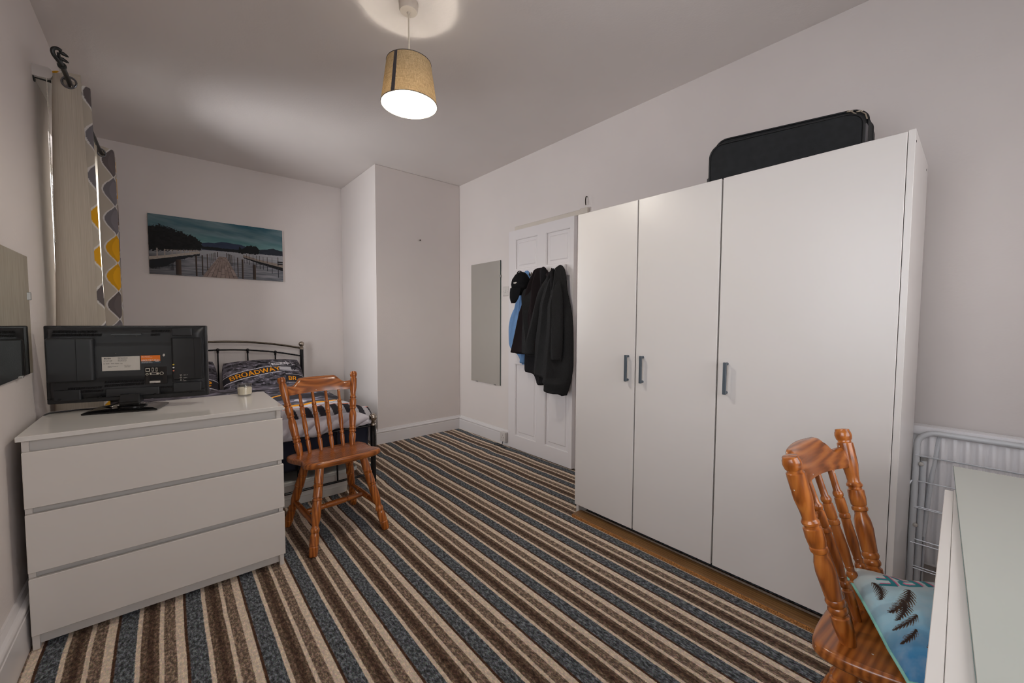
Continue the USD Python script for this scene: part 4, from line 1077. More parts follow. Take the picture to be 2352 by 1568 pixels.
def blind():
    y0, y1 = 2.868, 4.12
    t = thing('roller_blind', 'white roller blind cassette with two bead chains above the left window', 'blind', (-.38, 3.5, 2.30))
    prof = [(XL + .001, 2.305), (XL + .001, 2.352), (-.388, 2.352)] + [(-.380 + .016 * math.sin(a), 2.329 + .023 * math.cos(a)) for a in np.linspace(0, PI, 9)] + [(-.395, 2.305)]
    part(t, 'cassette', prism(prof, y0 + .008, y1, 'y'), 'blind_white')
    part(t, 'end_cap', prism(Polygon(prof).buffer(.0018), y0, y0 + .009, 'y'), 'blind_white')
    part(t, 'roller', cyl((-.388, y0 + .02, 2.322), (-.388, y1 - .02, 2.322), .014), 'blind_white')
    b = []
    y = y0 + .006
    for x0, x1, z0, z1 in ((-.383, -.382, 2.300, 1.560), (-.367, -.364, 2.302, 1.560)):
        ch = part(t, 'bead_chain', trimesh.util.concatenate([tube([(x0, y, z0), (x1, y - .004, z1)], .0007, 5)] + [trimesh.Trimesh(*_octa((x0 + (x1 - x0) * q, y - .004 * q, z0 + (z1 - z0) * q), .0022), process=False) for q in np.linspace(0, 1, 120)]), 'chain_white', kind='stuff')
    a = np.linspace(0, PI, 9)
    part(t, 'bead_chain', trimesh.util.concatenate([trimesh.Trimesh(*_octa((-.373 - .009 * math.cos(k), y - .004, 1.560 - .012 * math.sin(k)), .0022), process=False) for k in a]), 'chain_white', kind='stuff')
def _octa(c, r):
    m = trimesh.creation.icosphere(1, r); m.apply_translation(c); return m.vertices, m.faces
blind()

# ------------------------------------------------------------------ canvas print of a lake with jetties
CV = dict(
    trees=[[-0.005, 0.767], [0.024, 0.803], [0.049, 0.806], [0.071, 0.851], [0.088, 0.806], [0.109, 0.802], [0.13, 0.786], [0.148, 0.808], [0.17, 0.775], [0.201, 0.755], [0.223, 0.756], [0.241, 0.738], [0.254, 0.696], [0.278, 0.731], [0.296, 0.696], [0.319, 0.679], [0.332, 0.647], [0.346, 0.633], [0.359, 0.584], [0.355, 0.465], [-0.005, 0.375]],
    hill=[[0.357, 0.593], [0.408, 0.617], [0.447, 0.615], [0.503, 0.653], [0.538, 0.652], [0.589, 0.641], [0.652, 0.634], [0.694, 0.604], [0.692, 0.491], [0.355, 0.477]],
    shore=[[0.354, 0.535], [0.436, 0.543], [0.536, 0.536], [0.64, 0.542], [0.639, 0.486], [0.353, 0.49]],
    island=[[0.635, 0.59], [0.646, 0.611], [0.656, 0.545], [0.683, 0.602], [0.721, 0.648], [0.748, 0.63], [0.765, 0.646], [0.781, 0.631], [0.803, 0.566], [0.802, 0.49], [0.66, 0.478], [0.633, 0.485]],
    rhill=[[0.803, 0.577], [0.859, 0.598], [0.917, 0.629], [0.963, 0.603], [1.002, 0.591], [1.002, 0.499], [0.802, 0.496]],
    ljetty=[[-0.003, 0.286], [0.108, 0.33], [0.338, 0.443], [0.342, 0.403], [0.107, 0.285], [-0.003, 0.231]],
    ljdark=[[-0.003, 0.231], [0.107, 0.285], [0.342, 0.403], [0.336, 0.367], [0.196, 0.268], [0.104, 0.137], [0.017, 0.089], [-0.003, 0.108]],
    rjetty=[[0.667, 0.455], [0.8, 0.387], [1.002, 0.327], [1.002, 0.268], [0.799, 0.349], [0.667, 0.411]],
    rjdark=[[0.667, 0.423], [0.8, 0.362], [1.002, 0.275], [1.002, 0.202], [0.799, 0.31], [0.667, 0.398]],
    deck=[[0.48, 0.385], [0.536, 0.384], [0.626, -0.003], [0.351, -0.003]])
POSTS = [[0.171, 0.275, 0.209, 0.009], [0.307, 0.361, 0.32, 0.008], [0.353, 0.38, 0.363, 0.028], [0.39, 0.408, 0.396, 0.123], [0.412, 0.421, 0.416, 0.192], [0.425, 0.427, 0.429, 0.248], [0.437, 0.438, 0.44, 0.28], [0.449, 0.448, 0.453, 0.313], [0.467, 0.464, 0.474, 0.371], [0.534, 0.459, 0.539, 0.373], [0.547, 0.45, 0.553, 0.314], [0.56, 0.438, 0.567, 0.28], [0.575, 0.431, 0.58, 0.233], [0.592, 0.42, 0.596, 0.137], [0.619, 0.395, 0.626, 0.036], [0.653, 0.368, 0.667, 0.008], [0.743, 0.29, 0.768, 0.009]]
LPOST = [[0.048, 0.44, 0.057, 0.275], [0.098, 0.429, 0.105, 0.296], [0.148, 0.435, 0.152, 0.322], [0.181, 0.437, 0.184, 0.335], [0.208, 0.443, 0.212, 0.346], [0.232, 0.449, 0.235, 0.357], [0.252, 0.451, 0.255, 0.367], [0.268, 0.454, 0.271, 0.374], [0.282, 0.454, 0.285, 0.381], [0.298, 0.458, 0.3, 0.388], [0.312, 0.461, 0.314, 0.395], [0.324, 0.464, 0.326, 0.4]]
RPOST = [[0.673, 0.468, 0.676, 0.4], [0.694, 0.473, 0.697, 0.405], [0.713, 0.471, 0.717, 0.394], [0.746, 0.465, 0.749, 0.38], [0.773, 0.465, 0.776, 0.37], [0.801, 0.464, 0.804, 0.356], [0.829, 0.451, 0.832, 0.349], [0.863, 0.451, 0.867, 0.336], [0.903, 0.447, 0.907, 0.317], [0.956, 0.47, 0.961, 0.294]]
def canvas():
    x0, x1, z0, z1, th = -.0863, .9302, 1.583, 2.0976, .019
    t = thing('canvas_print', 'wide canvas print of a wooden jetty on a dark teal lake', 'picture', ((x0 + x1) / 2, YB, z0))
    part(t, 'canvas_wrap', box(x0, x1, YB - th + .0004, YB - .0008, z0, z1, .001), 'sticker_white', label='pale canvas edge')
    n, k = 640, 330
    u, v = np.meshgrid(np.linspace(0, 1, n), np.linspace(0, 1, k))
    # sky: teal with soft drifting cloud
    c = noise2(u * 3.2 + 1.5 * v, v * 7 + 1.2 * u, 4, 4); c2 = noise2(u * 2.0 + 3, v * 3.5, 9, 3)
    q = np.clip((c - .30) / .42, 0, 1)[..., None]
    col = S(40, 84, 96) * (1 - q) + S(122, 140, 144) * q
    col = col * (.72 + .55 * c2[..., None])
    glow = np.clip(1 - np.abs(v - .62) / .16, 0, 1)[..., None]
    col = col * (1 - .35 * glow) + S(118, 166, 158) * .35 * glow
    water = v < (.385 + .10 * np.clip(u / .36, 0, 1) + .0 * u)
    rip = noise2(u * 9, v * 85, 14, 3); rip2 = noise2(u * 3, v * 12, 18, 3)
    w = np.clip(.15 + 1.0 * (rip - .35) + .55 * (rip2 - .5), 0, 1)[..., None]
    wc = S(58, 66, 74) * (1 - w) + S(176, 172, 176) * w
    wc = wc * np.where(u < .25, .55 + 1.8 * u, 1.0)[..., None]
    far_ = np.clip((v - .30) / .12, 0, 1)[..., None]; wc = wc * (1 - .5 * far_) + S(176, 176, 178) * .5 * far_
    low = (v < .5)
    col[low] = wc[low]
    def fill(poly, cc, jag=0.0, js=1):
        uu, vv = u, v
        if jag: uu = u + jag * (noise2(u * 90, v * 60, js, 2) - .5) * .5; vv = v + jag * (noise2(u * 130, v * 70, js + 2, 3) - .5) * 1.6
        mk = inside(Polygon(poly), uu, vv); col[mk] = cc[mk] if np.ndim(cc) == 3 else cc
    tint = lambda a, b, nn: a * (1 - nn[..., None]) + b * nn[..., None]
    fill(CV['hill'], tint(S(34, 46, 66), S(52, 60, 80), noise2(u * 20, v * 30, 2)))
    fill(CV['rhill'], tint(S(26, 32, 40), S(46, 52, 62), noise2(u * 20, v * 30, 6)), .01, 3)
    fill(CV['shore'], S(24, 26, 28), .02, 5)
    fill(CV['trees'], tint(S(12, 14, 16), S(34, 34, 34), np.clip(noise2(u * 60, v * 40, 3) * 1.4 - .4, 0, 1)), .07, 7)
    fill(CV['island'], S(14, 17, 20), .045, 9)
    fill(CV['ljdark'], S(30, 32, 36), .03, 11)
    fill(CV['ljetty'], tint(S(128, 116, 104), S(186, 176, 166), noise2(u * 40, v * 120, 5)))
    fill(CV['rjdark'], S(22, 22, 26), .015, 13)
    fill(CV['rjetty'], tint(S(96, 84, 76), S(160, 148, 138), noise2(u * 40, v * 120, 6)))
    # reflections under the left bank and the right jetty posts
    rf = np.clip((noise2(u * 40, v * 10, 15) - .35) * 3, 0, 1)[..., None] * ((v < .25) & (u < .16) & (v > .08))[..., None] * .7
    col = col * (1 - rf) + S(26, 28, 32) * rf
    for (a, b, c_, d) in RPOST:
        mk = (u > a) & (u < c_ + .001) & (v < d - .03) & (v > d - .03 - (b - d) * 1.1); col[mk] = S(40, 40, 46)
    # deck with planks running away
    pl = inside(Polygon(CV['deck']), u, v)
    f = np.clip(v / .385, 0, 1); lft = .351 + (.48 - .351) * f; rgt = .626 + (.536 - .626) * f
    du = (u - lft) / (rgt - lft); persp = 1 / (1.02 - .86 * f)
    plank = np.floor(du * 8); row = np.floor(persp * 2.2 + plank * .37)
    tone = noise2(plank * 3.7, row * 5.1, 22, 1); gap = (np.abs(du * 8 - np.round(du * 8)) < .07) | (np.abs(persp * 2.2 + plank * .37 - np.round(persp * 2.2 + plank * .37)) < .03)
    dc = tint(S(92, 78, 72), S(166, 148, 140), np.clip(tone * .7 + .5 * noise2(u * 60, v * 20, 25) - .1, 0, 1))
    col[pl] = np.where(gap[..., None], dc * .45, dc)[pl]
    for (a, b, c_, d) in LPOST:
        mk = (u > a) & (u < c_) & (v < b) & (v > d); col[mk] = S(150, 140, 132)
    rail = (np.abs(v - (.405 + .14 * u)) < .004) & (u > .10) & (u < .33); col[rail] = S(150, 140, 132)
    for L in (POSTS, RPOST):
        for (a, b, c_, d) in L:
            mk = (u > a) & (u < c_) & (v < b) & (v > d)
            sh = np.clip((u - a) / (c_ - a + 1e-6), 0, 1)[..., None]
            col[mk] = (S(34, 28, 28) * (1 - sh) + S(92, 76, 66) * sh * .7 + S(30, 26, 26) * .3 * sh)[mk]
    mk = (u > .953) & (v > .36) & (v < .385); col[mk] = S(20, 20, 22)
    mk = (u > .953) & (v > .325) & (v < .345); col[mk] = S(20, 20, 22)
    P = np.stack([x0 + u * (x1 - x0), np.full_like(u, YB - th), z0 + v * (z1 - z0)], -1)
    m = grid(P)
    if m.face_normals[0, 1] > 0: m.invert()
    part(t, 'printed_face', m, 'print_canvas', smooth=False, paint=col.reshape(-1, 3) * 1.08)
canvas()

# ------------------------------------------------------------------ things on the right wall and door
def switch():
    y0, y1, z0, z1 = 2.899, 2.985, 1.427, 1.515
    t = thing('light_switch', 'square white light switch between the tall mirror and the door', 'light switch', (XR, (y0 + y1) / 2, z0))
    part(t, 'plate', box(XR - .010, XR, y0, y1, z0, z1, .003), 'socket_white')
    part(t, 'rocker', box(XR - .0145, XR - .009, 2.934, 2.950, 1.458, 1.484, .002), 'socket_white')
    for y in (2.912, 2.972): part(t, 'screw', cyl((XR - .0108, y, 1.471), (XR - .009, y, 1.471), .0024, 12), 'nickel')
switch()
def socket():
    y0, y1, z0, z1 = 2.882, 2.958, .044, .132
    t = thing('wall_socket', 'white socket on the skirting board beside the door', 'socket', (XR - .02, 2.92, z0))
    part(t, 'back_box', box(XR - .052, XR - .022, y0, y1, z0, z1, .003), 'socket_white')
    part(t, 'plate', box(XR - .058, XR - .052, y0, y1, z0, z1, .002), 'socket_white')
    for y, z in ((2.92, .105), (2.908, .082), (2.932, .082)): part(t, 'pin_hole', box(XR - .0584, XR - .057, y - .003, y + .003, z - .003, z + .003), 'slot_black')
    c = thing('phone_cable', 'thin dark cable lying on the carpet below the wall socket', 'cable', (2.38, 2.92, 0))
    part(c, 'cable', tube(spline([(2.41, 2.92, .05), (2.40, 2.925, .012), (2.37, 2.96, .005), (2.36, 2.99, .005), (2.375, 3.0, .012), (2.385, 2.96, .02), (2.38, 2.90, .010), (2.36, 2.875, .005), (2.40, 2.862, .005)], 50), .0028, 8), 'cable_black', smooth=True)
socket()
single('nail', tube([(1.982, YC + .003, 2.002), (1.982, YC - .010, 2.003), (1.982, YC - .011, 2.003), (1.982, YC - .014, 2.003)], [.0028, .0028, .0065, .0065], 10), 'nail_metal', 'small dark nail left in the chimney breast wall', 'nail')
single('picture_hook', [tube(spline([(XR + .002, 1.985, 2.135), (XR - .012, 1.985, 2.135), (XR - .016, 1.985, 2.128), (XR - .016, 1.985, 2.07)], 16), .0035, 8)], 'nail_metal', 'small bent metal hook in the right wall above the wardrobe corner', 'hook')

def coat_rack():
    x = XR - .043
    t = thing('coat_rack', 'white painted board of coat hooks across the panelled door', 'coat rack', (x, 2.43, 1.56))
    part(t, 'board', box(x - .020, x, 2.145, 2.745, 1.553, 1.640, .003), 'door_white')
    for y in (2.160, 2.340, 2.425, 2.53, 2.590):
        part(t, 'hook', tube(spline([(x - .018, y, 1.61), (x - .025, y, 1.59), (x - .034, y, 1.580), (x - .042, y, 1.585), (x - .042, y, 1.602)], 16), .0045, 8), 'nickel_dull')
coat_rack()

def garment(t, name, left, right, xb, thick, material, folds, hook, seed=1, soft=False, dy=0.0, dr=0.0):
    """Hanging cloth: left/right are (z, y) edges from top to bottom (y falls towards the camera's right); folds run down from the hook."""
    zl, yl = np.array(left).T; zr, yr = np.array(right).T; yl = yl + dy; yr = yr + dy + dr
    zt, zb = max(zl.max(), zr.max()), min(zl.min(), zr.min())
    n, k = 90, 150
    z = zt + (zb - zt) * np.linspace(0, 1, k) ** .92
    L = PchipInterpolator(-zl, yl)(np.clip(-z, -zl[0], -zl[-1])); Rr = PchipInterpolator(-zr, yr)(np.clip(-z, -zr[0], -zr[-1]))
    tz = (zt - z) / (zt - zb)
    ease = np.sqrt(np.clip(tz / (.16 if soft else .03), .02, 1)) * np.clip((1 - tz) / .02, .55, 1)
    P = np.zeros((k, n, 3)); q = np.linspace(0, 1, n)
    hy, hz = hook
    for j in range(k):
        y = L[j] + (Rr[j] - L[j]) * q
        prof = np.sin(PI * np.clip(q, 0, 1)) ** .45
        r = np.hypot(y - hy, z[j] - hz); ang = np.arctan2(y - hy, hz - z[j] + .05)
        f = 0
        for (fr, am, ph) in folds: f = f + 6.0 * am * (.62 - np.abs(np.sin(.5 * (fr * ang + ph + .8 * np.sin(z[j] * 4 + seed)))))
        f = f * np.clip(r / .22, 0, 1)
        f = f + .006 * (noise2(y * 14, np.full_like(y, z[j] * 9), seed) - .5) * 2
        depth = (thick(z[j]) * prof + f * prof) * ease[j]
        P[j] = np.stack([xb - np.maximum(depth, .004), y, np.full(n, z[j])], -1)
    F = grid(P); Bk = P.copy(); Bk[..., 0] = xb
    b = grid(Bk)
    if F.face_normals[len(F.faces) // 2][0] > 0: F.invert()
    else: b.invert()
    N = n * k
    rim = np.r_[np.arange(n), np.arange(1, k) * n + n - 1, (k - 1) * n + np.arange(n - 2, -1, -1), np.arange(k - 2, 0, -1) * n]; r2 = np.roll(rim, -1)
    m = trimesh.Trimesh(np.vstack([F.vertices, b.vertices]), np.vstack([F.faces, b.faces + N, np.c_[rim, rim + N, r2 + N], np.c_[rim, r2 + N, r2]]), process=False)
    return part(t, name, m, material, smooth=True)

def coats():
    xb = XR - .066
    t = thing('shirt', 'blue shirt hanging at the left end of the coat rack, mostly covered', 'shirt', (xb, 2.68, 1.62))
    garment(t, 'body', [(1.628, 2.60), (1.60, 2.625), (1.45, 2.665), (1.30, 2.735), (1.10, 2.80), (1.03, 2.812), (.985, 2.80), (.90, 2.71), (.81, 2.63)], [(1.628, 2.575), (1.60, 2.545), (1.40, 2.535), (.81, 2.57)],
            XR - .064, lambda z: .018 + .022 * min(1, (1.65 - z) / .3), 'cloth_blue', [(24, .007, 0), (37, .003, 1)], (2.60, 1.68), seed=3)
    garment(t, 'sleeve', [(1.35, 2.70), (1.10, 2.795), (.99, 2.80), (.93, 2.775)], [(1.35, 2.66), (1.10, 2.69), (.93, 2.66)], XR - .070, lambda z: .038, 'cloth_blue', [(22, .006, 0)], (2.66, 1.5), seed=5, soft=True)
    t = thing('jacket', 'dark jacket with brown-black hem hanging in the middle of the coat rack', 'jacket', (xb, 2.46, 1.63))
    garment(t, 'body', [(1.632, 2.42), (1.60, 2.455), (1.46, 2.53), (1.30, 2.585), (1.14, 2.640), (1.02, 2.672), (.908, 2.700), (.905, 2.66)], [(1.632, 2.36), (1.60, 2.30), (1.55, 2.26), (1.3, 2.26), (.905, 2.34)],
            XR - .085, lambda z: .030 + .075 * min(1, (1.66 - z) / .4), 'cloth_plum', [(26, .011, .5), (44, .005, 2)], (2.40, 1.70), seed=8, dy=.016)
    garment(t, 'sleeve', [(1.50, 2.50), (1.30, 2.545), (1.12, 2.565), (.92, 2.555), (.905, 2.50)], [(1.50, 2.43), (1.30, 2.42), (1.10, 2.42), (.905, 2.39)], XR - .130, lambda z: .062, 'cloth_charcoal', [(24, .008, .5)], (2.48, 1.66), seed=11, soft=True, dy=.012)
    garment(t, 'hood', [(1.634, 2.335), (1.615, 2.352), (1.56, 2.360), (1.48, 2.345), (1.40, 2.335)], [(1.634, 2.325), (1.615, 2.300), (1.56, 2.285), (1.48, 2.300), (1.40, 2.325)], XR - .105, lambda z: .040, 'cloth_black', [(20, .004, .5)], (2.33, 1.70), seed=13, soft=True, dy=.012)
    t = thing('cardigan', 'black knitted garment hanging lowest behind the long coat', 'cardigan', (xb, 2.40, 1.60))
    garment(t, 'body', [(1.30, 2.50), (1.00, 2.535), (.78, 2.552), (.752, 2.545), (.74, 2.46), (.70, 2.425), (.655, 2.40)], [(1.30, 2.20), (.90, 2.15), (.69, 2.20), (.655, 2.34)], XR - .084, lambda z: .05, 'cloth_black', [(24, .009, .2)], (2.36, 1.66), seed=17, dy=.02)
    t = thing('coat', 'long charcoal wool coat hanging at the right end of the coat rack', 'coat', (xb, 2.20, 1.63))
    garment(t, 'body', [(1.632, 2.135), (1.615, 2.155), (1.56, 2.195), (1.50, 2.228), (1.40, 2.262), (1.28, 2.285), (1.02, 2.345), (.85, 2.372), (.758, 2.385), (.735, 2.32), (.70, 2.19), (.66, 2.188), (.635, 2.12), (.612, 2.045)],
            [(1.632, 2.120), (1.622, 2.098), (1.58, 2.070), (1.52, 2.056), (1.437, 2.046), (1.245, 1.995), (1.13, 1.980), (.86, 1.975), (.72, 2.000), (.612, 2.038)],
            XR - .095, lambda z: .035 + .100 * min(1, (1.66 - z) / .35), 'cloth_charcoal', [(22, .013, 1.0), (39, .006, .3)], (2.16, 1.72), seed=21, dy=.032, dr=.012)
    garment(t, 'sleeve', [(1.50, 2.065), (1.44, 2.082), (1.37, 2.095), (1.25, 2.108), (1.03, 2.128), (.885, 2.128)], [(1.50, 2.055), (1.44, 2.035), (1.37, 2.022), (1.17, 2.016), (1.03, 2.016), (.885, 2.03)], XR - .190, lambda z: .055, 'cloth_charcoal', [(26, .005, .5)], (2.09, 1.60), seed=25, soft=True, dy=.030)
    garment(t, 'sleeve', [(1.60, 2.165), (1.50, 2.235), (1.40, 2.29), (1.20, 2.385), (1.02, 2.43), (.905, 2.435)], [(1.60, 2.155), (1.50, 2.185), (1.40, 2.225), (1.20, 2.30), (1.02, 2.345), (.905, 2.36)], XR - .155, lambda z: .058, 'cloth_charcoal', [(24, .005, .2)], (2.21, 1.70), seed=27, soft=True, dy=.022)
    garment(t, 'lapel', [(1.600, 2.150), (1.50, 2.155), (1.38, 2.142), (1.25, 2.135)], [(1.600, 2.142), (1.50, 2.120), (1.38, 2.112), (1.25, 2.128)], XR - .185, lambda z: .026, 'cloth_black', [(20, .002, .5)], (2.14, 1.70), seed=31, soft=True, dy=.025)
coats()

def cap():
    t = thing('baseball_cap', 'black baseball cap with a small white emblem hanging over the blue shirt', 'cap', (2.27, 2.54, 1.47))
    C = np.array([2.285, 2.535, 1.515])
    m = trimesh.creation.icosphere(4, 1.0); v = m.vertices.copy()
    v = v * (.070, .088, .088)
    n_ = noise2(v[:, 1] * 22, v[:, 2] * 22, 6); v *= (1 + .34 * (n_ - .5))[:, None]; v[:, 1] *= 1 - .25 * np.clip(v[:, 2] / .088, 0, 1) * (v[:, 1] > 0)
    v[:, 1] += np.clip(-v[:, 2], 0, 1) * .25; v[:, 2] *= np.where(v[:, 2] > 0, 1.0, 1.15)
    crown = trimesh.Trimesh(v + C, m.faces, process=False)
    part(t, 'crown', crown, 'cap_black', smooth=True)
    n, k = 30, 20
    u, w = np.meshgrid(np.linspace(-1, 1, n), np.linspace(0, 1, k))
    half = .074 * np.sqrt(np.clip(1 - (w * .97) ** 2.4, 0, 1))
    P = np.stack([C[0] - .046 - .026 * (1 - u ** 2) * (1 - .2 * w), C[1] + .018 + u * half * .92 + .026 * w, C[2] - .048 - .128 * w], -1)
    part(t, 'brim', solid_grid(P, .004), 'cap_black', smooth=True)
    sq = spline([(0, -.020, .0), (0, -.011, .008), (0, -.006, -.002), (0, .002, .007), (0, .008, -.001), (0, .016, .006)], 24)
    part(t, 'emblem', tube(sq + C + np.array([-.0735, -.006, -.012]), .0028, 8), 'ink_white', smooth=True, label='small white stitched emblem')
    part(t, 'side_mark', tube(spline(np.array([(0, .0, .012), (0.002, .006, .002), (0, .001, -.006), (.002, .006, -.016)]) + C + np.array([-.052, .062, -.03]), 16), .0022, 8), 'ink_white', smooth=True)
    part(t, 'strap_loop', torus(C + np.array([-.03, -.02, .06]), (1, .2, .3), .03, .004, 24, 8), 'cap_black')
cap()

# ------------------------------------------------------------------ suitcase on the wardrobe
def suitcase():
    a = np.array([1.985, .872]); b = np.array([1.992, .306]); L = np.linalg.norm(b - a); ex = np.r_[(b - a) / L, 0]; ez = np.array([0, 0, 1.0]); ey = np.cross(ez, ex)
    zb = 1.8225; O = np.array([*a, zb])
    t = thing('suitcase', 'black fabric suitcase lying on its side on top of the white wardrobe', 'suitcase', (2.12, .6, zb))
    H, D = .240, .30
    if ey[0] < 0: ey = -ey
    def prof(dx, dz, r, n=8):
        q = shapely.box(r + dx, -.05, L - r - dx, H - r - dz).buffer(r, quad_segs=n).intersection(shapely.box(-1, 0, 2, 1)); return q
    def loft(rows):
        R = []
        for q, y in rows:
            c = np.array(q.exterior.segmentize(.02).coords[:-1]); d = np.r_[0, np.cumsum(np.linalg.norm(np.diff(np.vstack([c, c[:1]]), axis=0), axis=1))]
            i0 = np.argmin(c[:, 0] + c[:, 1]); c = np.roll(c, -i0, 0); cc = np.vstack([c, c[:1]]); d = np.r_[0, np.cumsum(np.linalg.norm(np.diff(cc, axis=0), axis=1))]
            s = np.linspace(0, d[-1], 121)[:-1]; R.append(np.c_[np.interp(s, d, cc[:, 0]), np.full(120, y), np.interp(s, d, cc[:, 1])])
        R = np.array(R); g = grid(np.concatenate([R, R[:, :1]], 1))
        caps = [prism(Polygon(R[i][:, [0, 2]]), R[i][0, 1] - .0005, R[i][0, 1] + .0005, 'y') for i in (0, -1)]
        m = trimesh.util.concatenate([g] + caps); m.fix_normals(); return m
    def W(m):
        m = tm(m).copy(); m.vertices[:, 2] *= 1 - .22 * np.clip(m.vertices[:, 0] / L, 0, 1)     # the soft case sags towards one end
        return place(m, O, ex, ey, ez)
    part(t, 'shell', W(loft([(prof(.012, .050, .050), 0), (prof(.003, .042, .054), .008), (prof(.002, .041, .054), .050), (prof(.008, .044, .054), .058), (prof(.0, .001, .05), .068), (prof(.0, .0, .05), .17), (prof(.004, .006, .05), .26), (prof(.02, .03, .05), D)])), 'suitcase_fabric', smooth=35)
    pc = np.array(prof(.009, .006, .056).exterior.coords); pc = pc[pc[:, 1] > .0005]
    pipe = lambda y, q, r: W(tube([(p[0], y, p[1]) for p in q], r, 8))
    edge = lambda dx, dz: np.array([(dx, .003), (dx, H - .06 - dz)] + [(dx + .058 - .058 * math.cos(a_), H - .058 - dz + .058 * math.sin(a_)) for a_ in np.linspace(.1, PI / 2, 9)] + [(L - dx - .058 + .058 * math.sin(a_), H - .058 - dz + .058 * math.cos(a_)) for a_ in np.linspace(0, PI / 2 - .1, 9)] + [(L - dx, H - .06 - dz), (L - dx, .003)])
    part(t, 'piping', pipe(.004, edge(.004, .043), .0042), 'suitcase_trim', smooth=True)
    part(t, 'piping', pipe(.066, edge(.0, .0), .0045), 'suitcase_trim', smooth=True)
    part(t, 'zip', pipe(.052, edge(.003, .040), .0036), 'suitcase_trim', smooth=True)
    part(t, 'zip', pipe(.175, edge(.0, .0), .0036), 'suitcase_trim', smooth=True)
    part(t, 'side_gusset', W(box(L - .004, L + .004, .010, .045, .004, H - .10, .002)), 'suitcase_grey')
    part(t, 'side_tab', W(box(-.012, .003, .012, .040, .0, .055, .004)), 'suitcase_grey')
    for k, (sx, sy, z) in enumerate(((L - .055, .060, H - .007), (L - .026, .060, H - .017))):
        part(t, 'zip_pull', W([ball((sx, sy - .004, z), .0075, (1.5, .8, .7), 2), tube([(sx + .004, sy - .008, z - .002), (sx + .020, sy - .016, z - .024), (sx + .032 - .006 * k, sy - .022, z - .052)], .0028, 8)]), 'zip_metal', smooth=True)
suitcase()

# ------------------------------------------------------------------ radiator and folded clothes airer by the right wall
def radiator():
    y0, y1, z0, z1, xf, xb = -.90, .205, .175, .758, 2.392, 2.440
    t = thing('radiator', 'white ribbed panel radiator on the right wall behind the clothes airer', 'radiator', (2.42, -.35, z0))
    # pressed front panel: a wave in plan, smoothed out at top and bottom
    n, k = 420, 16
    y = np.linspace(y0 + .012, y1 - .012, n); q = np.linspace(0, 1, k)
    ph = np.mod((y - y0) / .0333, 1); wv = np.clip(1.5 * np.sin(2 * PI * ph) + .15, -1, 1)
    P = np.zeros((k, n, 3))
    for j in range(k):
        z = z0 + .01 + (z1 - z0 - .045) * q[j]
        a = np.clip(min(q[j], 1 - q[j]) / .05 - .5, 0, 1)
        P[j] = np.stack([xf - .011 * a * (wv + 1) / 2, y, np.full(n, z)], -1)
    m = grid(P)
    if m.face_normals[0, 0] > 0: m.invert()
    part(t, 'front_panel', m, 'radiator_white', smooth=True)
    part(t, 'body', box(xf + .001, xb, y0 + .01, y1 - .01, z0, z1 - .02), 'radiator_white')
    part(t, 'side_panel', box(xf - .008, xb, y1 - .012, y1, z0 + .01, z1 - .004, .002), 'radiator_white')
    part(t, 'side_panel', box(xf - .008, xb, y0, y0 + .012, z0 + .01, z1 - .004, .002), 'radiator_white')
    for i in range(4):
        x = xf - .006 + i * .0145
        part(t, 'grille_bar', box(x, x + .009, y0 + .012, y1 - .012, z1 - .006, z1, .0012), 'radiator_white')
    part(t, 'top_lip', box(xf - .009, xf - .004, y0, y1, z1 - .036, z1 - .001, .0015), 'radiator_white')
    for y_ in (y0 + .2, y1 - .2): part(t, 'wall_bracket', box(xb, XR - .001, y_ - .02, y_ + .02, z0 + .08, z1 - .1), 'radiator_white')
    part(t, 'valve', [cyl((2.42, y1 + .035, 0), (2.42, y1 + .035, .20), .009, 14), cyl((2.42, y1 + .0, .195), (2.42, y1 + .045, .195), .009, 14)], 'gloss_white')
radiator()
